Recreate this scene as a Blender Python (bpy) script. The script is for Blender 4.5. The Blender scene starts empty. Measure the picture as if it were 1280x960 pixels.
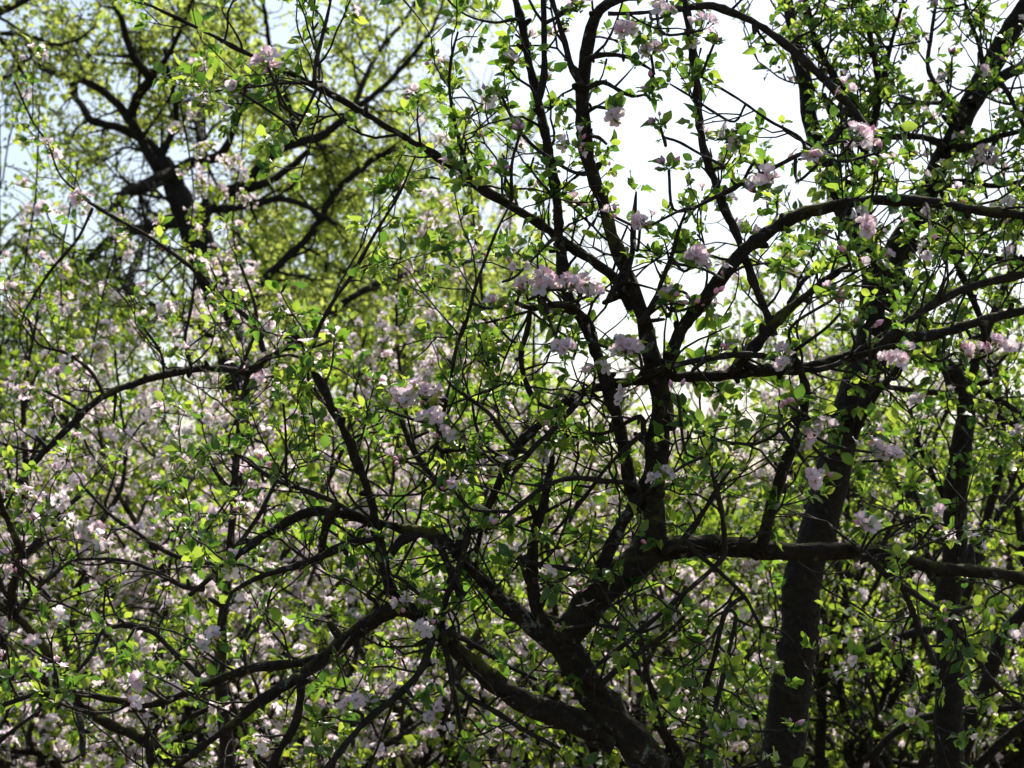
import bpy, math, random
import numpy as np
from mathutils import Vector, Matrix, noise as mnoise

# ---------------------------------------------------------------- camera, sky, sun, exposure
SC = bpy.context.scene
COL = SC.collection
PITCH = math.radians(5.0)
LENS, CAM = 75.0, np.array([0.0, 0.0, 1.6])
FPX = 1280 * LENS / 36.0
FWD = np.array([0, math.cos(PITCH), math.sin(PITCH)])
UPV = np.array([0, -math.sin(PITCH), math.cos(PITCH)])
RGT = np.array([1.0, 0, 0])

cam_d = bpy.data.cameras.new('camera')
cam = bpy.data.objects.new('camera', cam_d)
COL.objects.link(cam)
cam.location = CAM
cam.rotation_euler = (math.pi / 2 + PITCH, 0, 0)
cam_d.lens = LENS
cam_d.sensor_width = 36
cam_d.clip_end = 3000
cam_d.dof.use_dof = True
cam_d.dof.focus_distance = 4.4
cam_d.dof.aperture_fstop = 9.0
cam_d.dof.aperture_blades = 7
SC.camera = cam

SUN_EL, SUN_AZ = math.radians(50), math.radians(25)      # azimuth measured from +Y towards +X
world = bpy.data.worlds.new('World')
SC.world = world
world.use_nodes = True
wn = world.node_tree
sky = wn.nodes.new('ShaderNodeTexSky')
sky.sky_type = 'NISHITA'
sky.sun_disc = False
sky.sun_elevation = SUN_EL
sky.sun_rotation = SUN_AZ
sky.air_density = 1.0
sky.dust_density = 2.6
sky.ozone_density = 1.0
bg = wn.nodes['Background']
bg.inputs['Strength'].default_value = 0.13
hs = wn.nodes.new('ShaderNodeHueSaturation')          # slightly more saturated sky colour
hs.inputs['Saturation'].default_value = 1.05
wn.links.new(sky.outputs[0], hs.inputs['Color'])
wn.links.new(hs.outputs[0], bg.inputs['Color'])

sun_d = bpy.data.lights.new('sun', 'SUN')
sun_d.energy = 5.0
sun_d.angle = math.radians(0.5)
sun_d.color = (1.0, 0.95, 0.86)
sun = bpy.data.objects.new('sun', sun_d)
COL.objects.link(sun)
sdir = Vector((math.sin(SUN_AZ) * math.cos(SUN_EL), math.cos(SUN_AZ) * math.cos(SUN_EL), math.sin(SUN_EL)))
sun.rotation_euler = sdir.to_track_quat('Z', 'Y').to_euler()
sun.location = (8, 12, 15)

SC.view_settings.view_transform = 'Standard'
SC.view_settings.look = 'None'
SC.view_settings.gamma = 1.0
SC.view_settings.exposure = 0.42
SC.cycles.max_bounces = 8
SC.cycles.diffuse_bounces = 3
SC.cycles.transmission_bounces = 4
SC.cycles.glossy_bounces = 2
SC.cycles.use_denoising = True
SC.cycles.sample_clamp_indirect = 6.0

rng = np.random.default_rng(11)
random.seed(5)
R = rng.random


def P(px, py, d):
    return CAM + FWD * d + RGT * ((px - 640) / FPX * d) + UPV * ((480 - py) / FPX * d)


def proj(p):
    v = np.asarray(p) - CAM
    d = v @ FWD
    d = np.where(np.abs(d) < 1e-3, 1e-3, d)
    return 640 + FPX * (v @ RGT) / d, 480 - FPX * (v @ UPV) / d


# ---------------------------------------------------------------- materials
def new_mat(name):
    m = bpy.data.materials.new(name)
    m.use_nodes = True
    nt = m.node_tree
    for n in list(nt.nodes):
        nt.nodes.remove(n)
    out = nt.nodes.new('ShaderNodeOutputMaterial')
    return m, nt, out


def ramp(nt, fac, stops):
    r = nt.nodes.new('ShaderNodeValToRGB')
    el = r.color_ramp.elements
    while len(el) < len(stops):
        el.new(0.5)
    for e, (p, c) in zip(el, stops):
        e.position = p
        e.color = (*c, 1)
    nt.links.new(fac, r.inputs[0])
    return r.outputs[0]


def noise_tex(nt, scale, detail=4, rough=0.6, vec=None, dist=0.0):
    n = nt.nodes.new('ShaderNodeTexNoise')
    n.inputs['Scale'].default_value = scale
    n.inputs['Detail'].default_value = detail
    n.inputs['Roughness'].default_value = rough
    n.inputs['Distortion'].default_value = dist
    if vec is not None:
        nt.links.new(vec, n.inputs['Vector'])
    return n.outputs[0]


def mixc(nt, fac, a, b):
    m = nt.nodes.new('ShaderNodeMix')
    m.data_type = 'RGBA'
    for sock, v in ((m.inputs[0], fac), (m.inputs[6], a), (m.inputs[7], b)):
        if isinstance(v, (int, float)):
            sock.default_value = v
        elif isinstance(v, tuple):
            sock.default_value = (*v, 1)
        else:
            nt.links.new(v, sock)
    return m.outputs[2]


def leaf_mat(name, refl, trans, mixf=0.5, rough=0.42, spec=0.4):
    """refl / trans: lists of ramp stops over the per-leaf random value"""
    m, nt, out = new_mat(name)
    geo = nt.nodes.new('ShaderNodeNewGeometry')
    rnd = geo.outputs['Random Per Island']
    pr = nt.nodes.new('ShaderNodeBsdfPrincipled')
    nt.links.new(ramp(nt, rnd, refl), pr.inputs['Base Color'])
    pr.inputs['Roughness'].default_value = rough
    pr.inputs['Specular IOR Level'].default_value = spec
    tr = nt.nodes.new('ShaderNodeBsdfTranslucent')
    nt.links.new(ramp(nt, rnd, trans), tr.inputs['Color'])
    mx = nt.nodes.new('ShaderNodeMixShader')
    mx.inputs[0].default_value = mixf
    nt.links.new(pr.outputs[0], mx.inputs[1])
    nt.links.new(tr.outputs[0], mx.inputs[2])
    nt.links.new(mx.outputs[0], out.inputs[0])
    return m


def petal_mat(name, white, pink, deep=False):
    m, nt, out = new_mat(name)
    at = nt.nodes.new('ShaderNodeAttribute')
    at.attribute_name = 'tint'
    geo = nt.nodes.new('ShaderNodeNewGeometry')
    add = nt.nodes.new('ShaderNodeMath')
    add.operation = 'MULTIPLY_ADD'
    nt.links.new(geo.outputs['Random Per Island'], add.inputs[0])
    add.inputs[1].default_value = 0.45
    nt.links.new(at.outputs['Fac'], add.inputs[2])
    colr = ramp(nt, add.outputs[0], [(0.1, white), (0.75, tuple((a + b) / 2 for a, b in zip(white, pink))), (1.2 / 1.3, pink)])
    pr = nt.nodes.new('ShaderNodeBsdfPrincipled')
    nt.links.new(colr, pr.inputs['Base Color'])
    pr.inputs['Roughness'].default_value = 0.6
    pr.inputs['Specular IOR Level'].default_value = 0.25
    tr = nt.nodes.new('ShaderNodeBsdfTranslucent')
    nt.links.new(colr, tr.inputs['Color'])
    mx = nt.nodes.new('ShaderNodeMixShader')
    mx.inputs[0].default_value = 0.62 if not deep else 0.35
    nt.links.new(pr.outputs[0], mx.inputs[1])
    nt.links.new(tr.outputs[0], mx.inputs[2])
    nt.links.new(mx.outputs[0], out.inputs[0])
    return m


def bark_mat(name, dark, mid, lichen, moss, lich_amt=0.62, moss_amt=0.60, scale=1.0):
    m, nt, out = new_mat(name)
    tc = nt.nodes.new('ShaderNodeTexCoord')
    v = tc.outputs['Object']
    n1 = noise_tex(nt, 42 * scale, 6, 0.7, v)
    base = ramp(nt, n1, [(0.3, dark), (0.7, mid)])
    n2 = noise_tex(nt, 34 * scale, 5, 0.65, v, 0.4)
    fac = ramp(nt, n2, [(lich_amt - 0.03, (0, 0, 0)), (lich_amt + 0.05, (1, 1, 1))])
    c = mixc(nt, fac, base, lichen)
    n3 = noise_tex(nt, 6 * scale, 5, 0.7, v, 0.4)
    geo = nt.nodes.new('ShaderNodeNewGeometry')
    sep = nt.nodes.new('ShaderNodeSeparateXYZ')
    nt.links.new(geo.outputs['Normal'], sep.inputs[0])
    ma = nt.nodes.new('ShaderNodeMath')
    ma.operation = 'MULTIPLY_ADD'
    nt.links.new(sep.outputs[2], ma.inputs[0])
    ma.inputs[1].default_value = 0.10
    nt.links.new(n3, ma.inputs[2])
    fac2 = ramp(nt, ma.outputs[0], [(moss_amt, (0, 0, 0)), (moss_amt + 0.08, (1, 1, 1))])
    c = mixc(nt, fac2, c, moss)
    pr = nt.nodes.new('ShaderNodeBsdfPrincipled')
    nt.links.new(c, pr.inputs['Base Color'])
    pr.inputs['Roughness'].default_value = 0.85
    pr.inputs['Specular IOR Level'].default_value = 0.25
    b = nt.nodes.new('ShaderNodeBump')
    b.inputs['Strength'].default_value = 0.9
    b.inputs['Distance'].default_value = 0.014
    vo = nt.nodes.new('ShaderNodeTexVoronoi')
    vo.inputs['Scale'].default_value = 48 * scale
    nt.links.new(v, vo.inputs['Vector'])
    mh = nt.nodes.new('ShaderNodeMath')
    mh.operation = 'ADD'
    nt.links.new(n1, mh.inputs[0])
    nt.links.new(vo.outputs['Distance'], mh.inputs[1])
    nt.links.new(mh.outputs[0], b.inputs['Height'])
    nt.links.new(b.outputs[0], pr.inputs['Normal'])
    nt.links.new(pr.outputs[0], out.inputs[0])
    return m


def flat_mat(name, col, rough=0.7):
    m, nt, out = new_mat(name)
    pr = nt.nodes.new('ShaderNodeBsdfPrincipled')
    n = noise_tex(nt, 60, 3)
    nt.links.new(ramp(nt, n, [(0.3, tuple(c * 0.7 for c in col)), (0.7, col)]), pr.inputs['Base Color'])
    pr.inputs['Roughness'].default_value = rough
    nt.links.new(pr.outputs[0], out.inputs[0])
    return m


M = {}
M['bark'] = bark_mat('apple_bark', (0.009, 0.006, 0.004), (0.045, 0.031, 0.018), (0.21, 0.21, 0.16), (0.075, 0.07, 0.012), 0.63, 0.56)
M['bark_big'] = bark_mat('grey_bark', (0.009, 0.0065, 0.004), (0.036, 0.026, 0.015), (0.12, 0.12, 0.09), (0.06, 0.06, 0.014), 0.68, 0.66)
M['twig'] = bark_mat('twig_bark', (0.014, 0.010, 0.007), (0.058, 0.044, 0.032), (0.22, 0.22, 0.18), (0.11, 0.11, 0.03), 0.64, 0.68)
M['oak_bark'] = bark_mat('oak_bark', (0.008, 0.006, 0.005), (0.032, 0.026, 0.019), (0.07, 0.07, 0.05), (0.07, 0.07, 0.02), 0.68, 0.68, 0.35)
M['leaf'] = leaf_mat('apple_leaf', [(0.0, (0.024, 0.062, 0.018)), (0.6, (0.042, 0.095, 0.022)), (1.0, (0.085, 0.145, 0.032))],
                     [(0.0, (0.10, 0.24, 0.03)), (0.5, (0.26, 0.46, 0.04)), (1.0, (0.64, 0.78, 0.09))], 0.5, 0.38, 0.5)
M['leaf_far'] = leaf_mat('spring_leaf', [(0.0, (0.035, 0.08, 0.014)), (1.0, (0.085, 0.14, 0.025))],
                         [(0.0, (0.24, 0.44, 0.03)), (1.0, (0.62, 0.74, 0.07))], 0.5, 0.5)
M['oak_leaf'] = leaf_mat('oak_leaf', [(0.0, (0.06, 0.10, 0.025)), (1.0, (0.12, 0.15, 0.035))],
                         [(0.0, (0.40, 0.56, 0.09)), (1.0, (0.72, 0.78, 0.16))], 0.6, 0.55)
M['petal'] = petal_mat('apple_petal', (0.92, 0.89, 0.90), (0.88, 0.58, 0.68))
M['petal_far'] = petal_mat('apple_petal_far', (0.92, 0.88, 0.88), (0.88, 0.66, 0.71))  # distant blossom, less pink than the near petals
M['bud'] = petal_mat('apple_bud', (0.84, 0.60, 0.68), (0.76, 0.26, 0.42), True)
M['stamen'] = flat_mat('stamen', (0.62, 0.50, 0.16))
M['sepal'] = flat_mat('sepal', (0.12, 0.19, 0.06))


# ---------------------------------------------------------------- mesh accumulation
class Acc:
    def __init__(self):
        self.v, self.f, self.m, self.t, self.n = [], [], [], [], 0

    def add(self, v, f, mat=0, tint=None):
        v = np.asarray(v, dtype=np.float32).reshape(-1, 3)
        f = np.asarray(f, dtype=np.int64).reshape(-1, 4)
        self.v.append(v)
        self.f.append(f + self.n)
        self.m.append(np.full(len(f), mat, dtype=np.int32))
        self.t.append(np.zeros(len(v), np.float32) if tint is None else np.asarray(tint, np.float32))
        self.n += len(v)

    def build(self, name, mats, parent=None, origin=(0, 0, 0), smooth=True, tint=False):
        if not self.v:
            return None
        v = np.concatenate(self.v) - np.asarray(origin, np.float32)
        f = np.concatenate(self.f).astype(np.int32)
        me = bpy.data.meshes.new(name)
        me.vertices.add(len(v))
        me.vertices.foreach_set('co', v.ravel())
        me.loops.add(f.size)
        me.loops.foreach_set('vertex_index', f.ravel())
        me.polygons.add(len(f))
        me.polygons.foreach_set('loop_start', np.arange(0, f.size, 4, dtype=np.int32))
        me.polygons.foreach_set('material_index', np.concatenate(self.m))
        if smooth:
            me.polygons.foreach_set('use_smooth', np.ones(len(f), dtype=bool))
        for mm in mats:
            me.materials.append(mm)
        if tint:
            a = me.attributes.new('tint', 'FLOAT', 'POINT')
            a.data.foreach_set('value', np.concatenate(self.t))
        me.update(calc_edges=True)
        o = bpy.data.objects.new(name, me)
        COL.objects.link(o)
        if parent is not None:
            o.parent = parent
        return o


def spline(pts, step):
    """Catmull-Rom through rows of (x, y, z, r), resampled near `step`"""
    p = np.asarray(pts, float)
    if len(p) < 3:
        n = max(2, int(np.linalg.norm(p[1, :3] - p[0, :3]) / step) + 1)
        t = np.linspace(0, 1, n)[:, None]
        return p[0] * (1 - t) + p[1] * t
    q = np.vstack([2 * p[0] - p[1], p, 2 * p[-1] - p[-2]])
    out = []
    for i in range(1, len(q) - 2):
        a, b, c, d = q[i - 1], q[i], q[i + 1], q[i + 2]
        n = max(1, int(round(np.linalg.norm(c[:3] - b[:3]) / step)))
        t = (np.arange(n) / n)[:, None]
        s = 0.5 * (2 * b + (c - a) * t + (2 * a - 5 * b + 4 * c - d) * t ** 2 + (3 * b - a - 3 * c + d) * t ** 3)
        s[:, 3] = b[3] + (c[3] - b[3]) * t[:, 0]
        out.append(s)
    out.append(q[-2][None])
    return np.vstack(out)


def tube(acc, pts, sides=6, rough=0.0, mat=0):
    p = np.asarray(pts, float)
    c, r = p[:, :3], np.maximum(p[:, 3], 0.0006)
    n = len(c)
    if n < 2:
        return
    tg = np.gradient(c, axis=0)
    tg /= np.linalg.norm(tg, axis=1)[:, None] + 1e-9
    ref = np.array([0.31, 0.2, 0.93]) if abs(tg[0] @ np.array([0.31, 0.2, 0.93])) < 0.9 else np.array([1.0, 0, 0])
    nn = np.empty((n, 3))
    a = ref - tg[0] * (ref @ tg[0])
    nn[0] = a / np.linalg.norm(a)
    for i in range(1, n):
        a = nn[i - 1] - tg[i] * (nn[i - 1] @ tg[i])
        nn[i] = a / (np.linalg.norm(a) + 1e-9)
    bb = np.cross(tg, nn)
    th = np.arange(sides) / sides * 2 * math.pi
    ring = nn[:, None, :] * np.cos(th)[None, :, None] + bb[:, None, :] * np.sin(th)[None, :, None]
    rr = np.repeat(r[:, None], sides, 1)
    if rough > 0:
        for i in range(n):
            for j in range(sides):
                w = c[i] + ring[i, j] * r[i]
                k = 1.0 / max(r[i], 0.01)
                a = mnoise.noise(Vector(w * k * 0.55))
                b = mnoise.noise(Vector(w * 26.0 + 7))
                s = mnoise.noise(Vector(w * 75.0))
                rr[i, j] *= 1 + rough * (0.6 * a) + min(0.5, rough * (0.010 * b + 0.005 * s) / max(r[i], 0.008))
    v = c[:, None, :] + ring * rr[:, :, None]
    i, j = np.meshgrid(np.arange(n - 1), np.arange(sides), indexing='ij')
    j2 = (j + 1) % sides
    f = np.stack([i * sides + j, i * sides + j2, (i + 1) * sides + j2, (i + 1) * sides + j], -1).reshape(-1, 4)
    vv = v.reshape(-1, 3)
    # end cap: collapse onto a small ring a little past the tip
    acc.add(vv, f, mat)
    tip = c[-1] + tg[-1] * r[-1] * 0.6 + ring[-1] * r[-1] * 0.15
    base = np.vstack([v[-1], tip])
    jj = np.arange(sides)
    acc.add(base, np.stack([jj, (jj + 1) % sides, sides + (jj + 1) % sides, sides + jj], -1), mat)


def grid_faces(n, m):
    i, j = np.meshgrid(np.arange(n - 1), np.arange(m - 1), indexing='ij')
    return np.stack([i * m + j, i * m + j + 1, (i + 1) * m + j + 1, (i + 1) * m + j], -1).reshape(-1, 4)


def leaf_template(fold=0.35, droop=0.25, wave=0.0, width=0.34, fine=True):
    ts = np.array([0, 0.1, 0.3, 0.52, 0.74, 0.9, 1.0]) if fine else np.array([0, 0.45, 1.0])
    w = width * np.sin(math.pi * np.clip(ts, 0.02, 0.985) ** 0.82) ** 0.75
    if not fine:
        w = np.array([0.05, width, 0.04])
    v = []
    for t, ww in zip(ts, w):
        z = -droop * t * t
        for s in (-1, 0, 1):
            v.append((s * ww, t, z + fold * ww * abs(s) + wave * math.sin(11 * t + s * 2) * (abs(s) + 0.25)))
    v = np.array(v)
    f = grid_faces(len(ts), 3)
    if fine:    # petiole
        k = len(v)
        v = np.vstack([v, [(-0.018, -0.45, -0.03), (0.018, -0.45, -0.03), (0.018, 0.03, 0.0), (-0.018, 0.03, 0.0)]])
        f = np.vstack([f, [[k, k + 1, k + 2, k + 3]]])
        v[:, 1] += 0.45
    return v, f


LEAVES = [leaf_template(0.45, 0.30, 0.05), leaf_template(0.2, 0.1, 0.07, 0.38), leaf_template(0.8, 0.6, 0.04, 0.31), leaf_template(0.35, -0.25, 0.06, 0.36), leaf_template(1.1, 0.35, 0.05, 0.27), leaf_template(-0.35, 0.45, 0.06, 0.35)]
LEAVES_FAR = [leaf_template(0.5, 0.3, 0, 0.33, False), leaf_template(0.2, 0.1, 0, 0.38, False)]


def petal_grid(open_a, fine=True):
    """one petal, base at the origin, growing to +Y then turned up by open_a (0 = flat, 1.2 = closed cup)"""
    ts = np.array([0.0, 0.25, 0.55, 0.85, 1.0]) if fine else np.array([0.05, 0.55, 1.0])
    ws = np.array([0.06, 0.24, 0.40, 0.34, 0.14]) if fine else np.array([0.08, 0.40, 0.26])
    v, t = [], []
    for q, w in zip(ts, ws):
        for s in (-1, 0, 1):
            z = 0.18 * w * s * s + 0.14 * math.sin(q * 3.0)
            v.append((s * w, q + (0.04 if (s and q > 0.95) else 0) - (0.05 if (s == 0 and q > .95) else 0), z))
            t.append(0.15 + 0.45 * q * (0.5 + 0.5 * abs(s)))
    v = np.array(v)
    ca, sa = math.cos(open_a), math.sin(open_a)
    y, z = v[:, 1].copy(), v[:, 2].copy()
    v[:, 1], v[:, 2] = y * ca - z * sa, y * sa + z * ca
    return v, grid_faces(len(ts), 3), np.array(t)


def rotz(v, a):
    c, s = math.cos(a), math.sin(a)
    return v @ np.array([[c, s, 0], [-s, c, 0], [0, 0, 1]])


def flower_acc(open_a, fine=True, seed=0):
    """unit flower (petal length 1), axis +Z; slots 0 petal, 1 stamen, 2 sepal"""
    rr = np.random.default_rng(seed)
    a = Acc()
    for k in range(5):
        v, f, t = petal_grid(open_a + rr.normal(0, 0.16), fine)
        v = v * (1 + rr.normal(0, 0.06))
        v[:, 1] += 0.06
        a.add(rotz(v, k * 2 * math.pi / 5 + rr.normal(0, 0.08)), f, 0, t + rr.normal(0, 0.05))
    if fine:
        for k in range(12):
            an, ti = rr.random() * 6.28, 0.15 + 0.35 * rr.random()
            d = np.array([math.cos(an) * ti, math.sin(an) * ti, 1.0])
            L = 0.38 + 0.15 * rr.random()
            tube(a, [(0, 0, 0, .012), (*(d * L * .9), .012), (*(d * L), .035)], 4, 0, 1)
        tube(a, [(0, 0, -0.34, .05), (0, 0, -0.2, .13), (0, 0, -0.05, .17), (0, 0, 0.03, .08)], 6, 0, 2)
    return a


def bud_acc(seed=0, fine=True):
    a = Acc()
    prof = [(-0.5, .10), (-0.34, .34), (-0.08, .45), (0.22, .38), (0.52, .22), (0.80, .05)]
    s = 8 if fine else 5
    pts = [(0.02 * math.sin(i), 0, z, r) for i, (z, r) in enumerate(prof)]
    b = Acc()
    tube(b, pts, s)
    v = np.concatenate(b.v)
    f = np.concatenate(b.f)
    a.add(v, f, 0, 0.15 + 0.55 * np.clip(0.6 - v[:, 2], 0, 1))
    if fine:
        tube(a, [(0, 0, -0.75, .09), (0, 0, -0.55, .2), (0, 0, -0.35, .37), (0, 0, -0.2, .30)], 6, 0, 1)
    return a


def cat(acc):
    return np.concatenate(acc.v), np.concatenate(acc.f), np.concatenate(acc.m), np.concatenate(acc.t)


FLOWER_FAR = [cat(flower_acc(o, False, i)) for i, o in enumerate((0.15, 0.45, 0.8, 1.1))]
FLOWER_MID = [cat(flower_acc(o, True, i + 20)) for i, o in enumerate((0.1, 0.35, 0.6, 0.95))]
BUD_FAR = cat(bud_acc(0, False))


def frames(y, zhint):
    """rotation matrices (columns x, y, z) with the y axis along `y` and z near `zhint`"""
    y = y / (np.linalg.norm(y, axis=1)[:, None] + 1e-9)
    z = zhint - y * np.sum(zhint * y, axis=1)[:, None]
    z /= np.linalg.norm(z, axis=1)[:, None] + 1e-9
    x = np.cross(y, z)
    return np.stack([x, y, z], axis=2)


def scatter(acc, tmpl, pos, rot, scale, mat=None):
    v, f = tmpl[0], tmpl[1]
    n = len(pos)
    if n == 0:
        return
    w = np.einsum('nij,kj->nki', rot, v) * scale[:, None, None] + pos[:, None, :]
    ff = f[None] + (np.arange(n) * len(v))[:, None, None]
    t = np.tile(tmpl[3], n) if len(tmpl) > 3 else None
    acc.add(w.reshape(-1, 3), ff.reshape(-1, 4), 0, t)
    if len(tmpl) > 2:
        acc.m[-1] = np.tile(tmpl[2], n)


def unit(v):
    return v / (np.linalg.norm(v, axis=-1, keepdims=True) + 1e-9)


def rosettes(acc, sites, k_lo, k_hi, size, templates, spread=(0.5, 1.25), jitter=0.0, droop=0.0):
    """sites: rows x y z dx dy dz; k leaves fanned round each axis"""
    if len(sites) == 0:
        return
    s = np.asarray(sites, float)
    ks = rng.integers(k_lo, k_hi + 1, len(s))
    idx = np.repeat(np.arange(len(s)), ks)
    n = len(idx)
    ax = unit(s[idx, 3:6])
    h = unit(rng.normal(size=(n, 3)))
    perp = unit(h - ax * np.sum(h * ax, axis=1)[:, None])
    el = spread[0] + (spread[1] - spread[0]) * R(n)
    y = ax * np.cos(el)[:, None] + perp * np.sin(el)[:, None]
    y[:, 2] -= droop * R(n)
    z = ax * 0.8 + rng.normal(size=(n, 3)) * 0.35 + np.array([0, 0, 0.35])
    rot = frames(y, z)
    sc = size * (0.45 + 0.95 * R(n) ** 1.4)
    pos = s[idx, :3] + rng.normal(size=(n, 3)) * jitter
    which = rng.integers(0, len(templates), n)
    for q in range(len(templates)):
        m = which == q
        scatter(acc, templates[q], pos[m], rot[m], sc[m])


def flowers(acc, sites, k_lo, k_hi, size, templates, radius, buds=0.2, bud_acc_=None):
    if len(sites) == 0:
        return
    s = np.asarray(sites, float)
    ks = rng.integers(k_lo, k_hi + 1, len(s))
    idx = np.repeat(np.arange(len(s)), ks)
    n = len(idx)
    d = unit(rng.normal(size=(n, 3)) * 0.75 + unit(s[idx, 3:6]) * 0.7 + np.array([0, 0, 0.35]))
    pos = s[idx, :3] + d * radius * (0.6 + 0.6 * R(n))[:, None]
    x = unit(np.cross(d, rng.normal(size=(n, 3))))
    rot = np.stack([x, np.cross(d, x), d], axis=2)
    sc = size * (0.75 + 0.4 * R(n))
    isb = R(n) < buds
    which = rng.integers(0, len(templates), n)
    for q in range(len(templates)):
        m = (which == q) & ~isb
        scatter(acc, templates[q], pos[m], rot[m], sc[m])
    if bud_acc_ is not None:
        scatter(bud_acc_, BUD_FAR, pos[isb], rot[isb], sc[isb] * 0.55)


# ---------------------------------------------------------------- things
def thing(name, label, cat_, loc, group=None):
    o = bpy.data.objects.new(name, None)
    o.empty_display_size = 0.2
    COL.objects.link(o)
    o.location = loc
    o['label'] = label
    o['category'] = cat_
    if group:
        o['group'] = group
    return o


GAPS = [(815, 175, 52, 85), (800, 235, 45, 40), (615, 60, 20, 40), (905, 80, 22, 40), (1150, 95, 26, 26), (925, 395, 14, 18), (1025, 260, 20, 22), (985, 205, 12, 30)]


def in_gap(p):
    x, y = proj(p)
    for gx, gy, rx, ry in GAPS:
        if ((x - gx) / rx) ** 2 + ((y - gy) / ry) ** 2 < 1:
            return True
    return False


def wander(start, d, length, r0, r1, step, kink, up=0.0, gap=False):
    """a crooked shoot: rows of x y z r"""
    n = max(2, int(length / step))
    p = np.array(start, float)
    d = unit(np.array(d, float))
    out = [(*p, r0)]
    for i in range(n):
        d = d + rng.normal(size=3) * kink + np.array([0, 0, up])
        d = unit(d)
        p = p + d * step * (0.7 + 0.6 * R())
        if gap and in_gap(p):
            break
        out.append((*p, r0 + (r1 - r0) * (i + 1) / n))
    return out


def side_dir(tg, ang_lo=0.6, ang_hi=1.3, up=0.3):
    h = rng.normal(size=3)
    perp = unit(h - tg * (h @ tg))
    a = ang_lo + (ang_hi - ang_lo) * R()
    d = tg * math.cos(a) + perp * math.sin(a)
    d[2] += up
    return unit(d)


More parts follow.
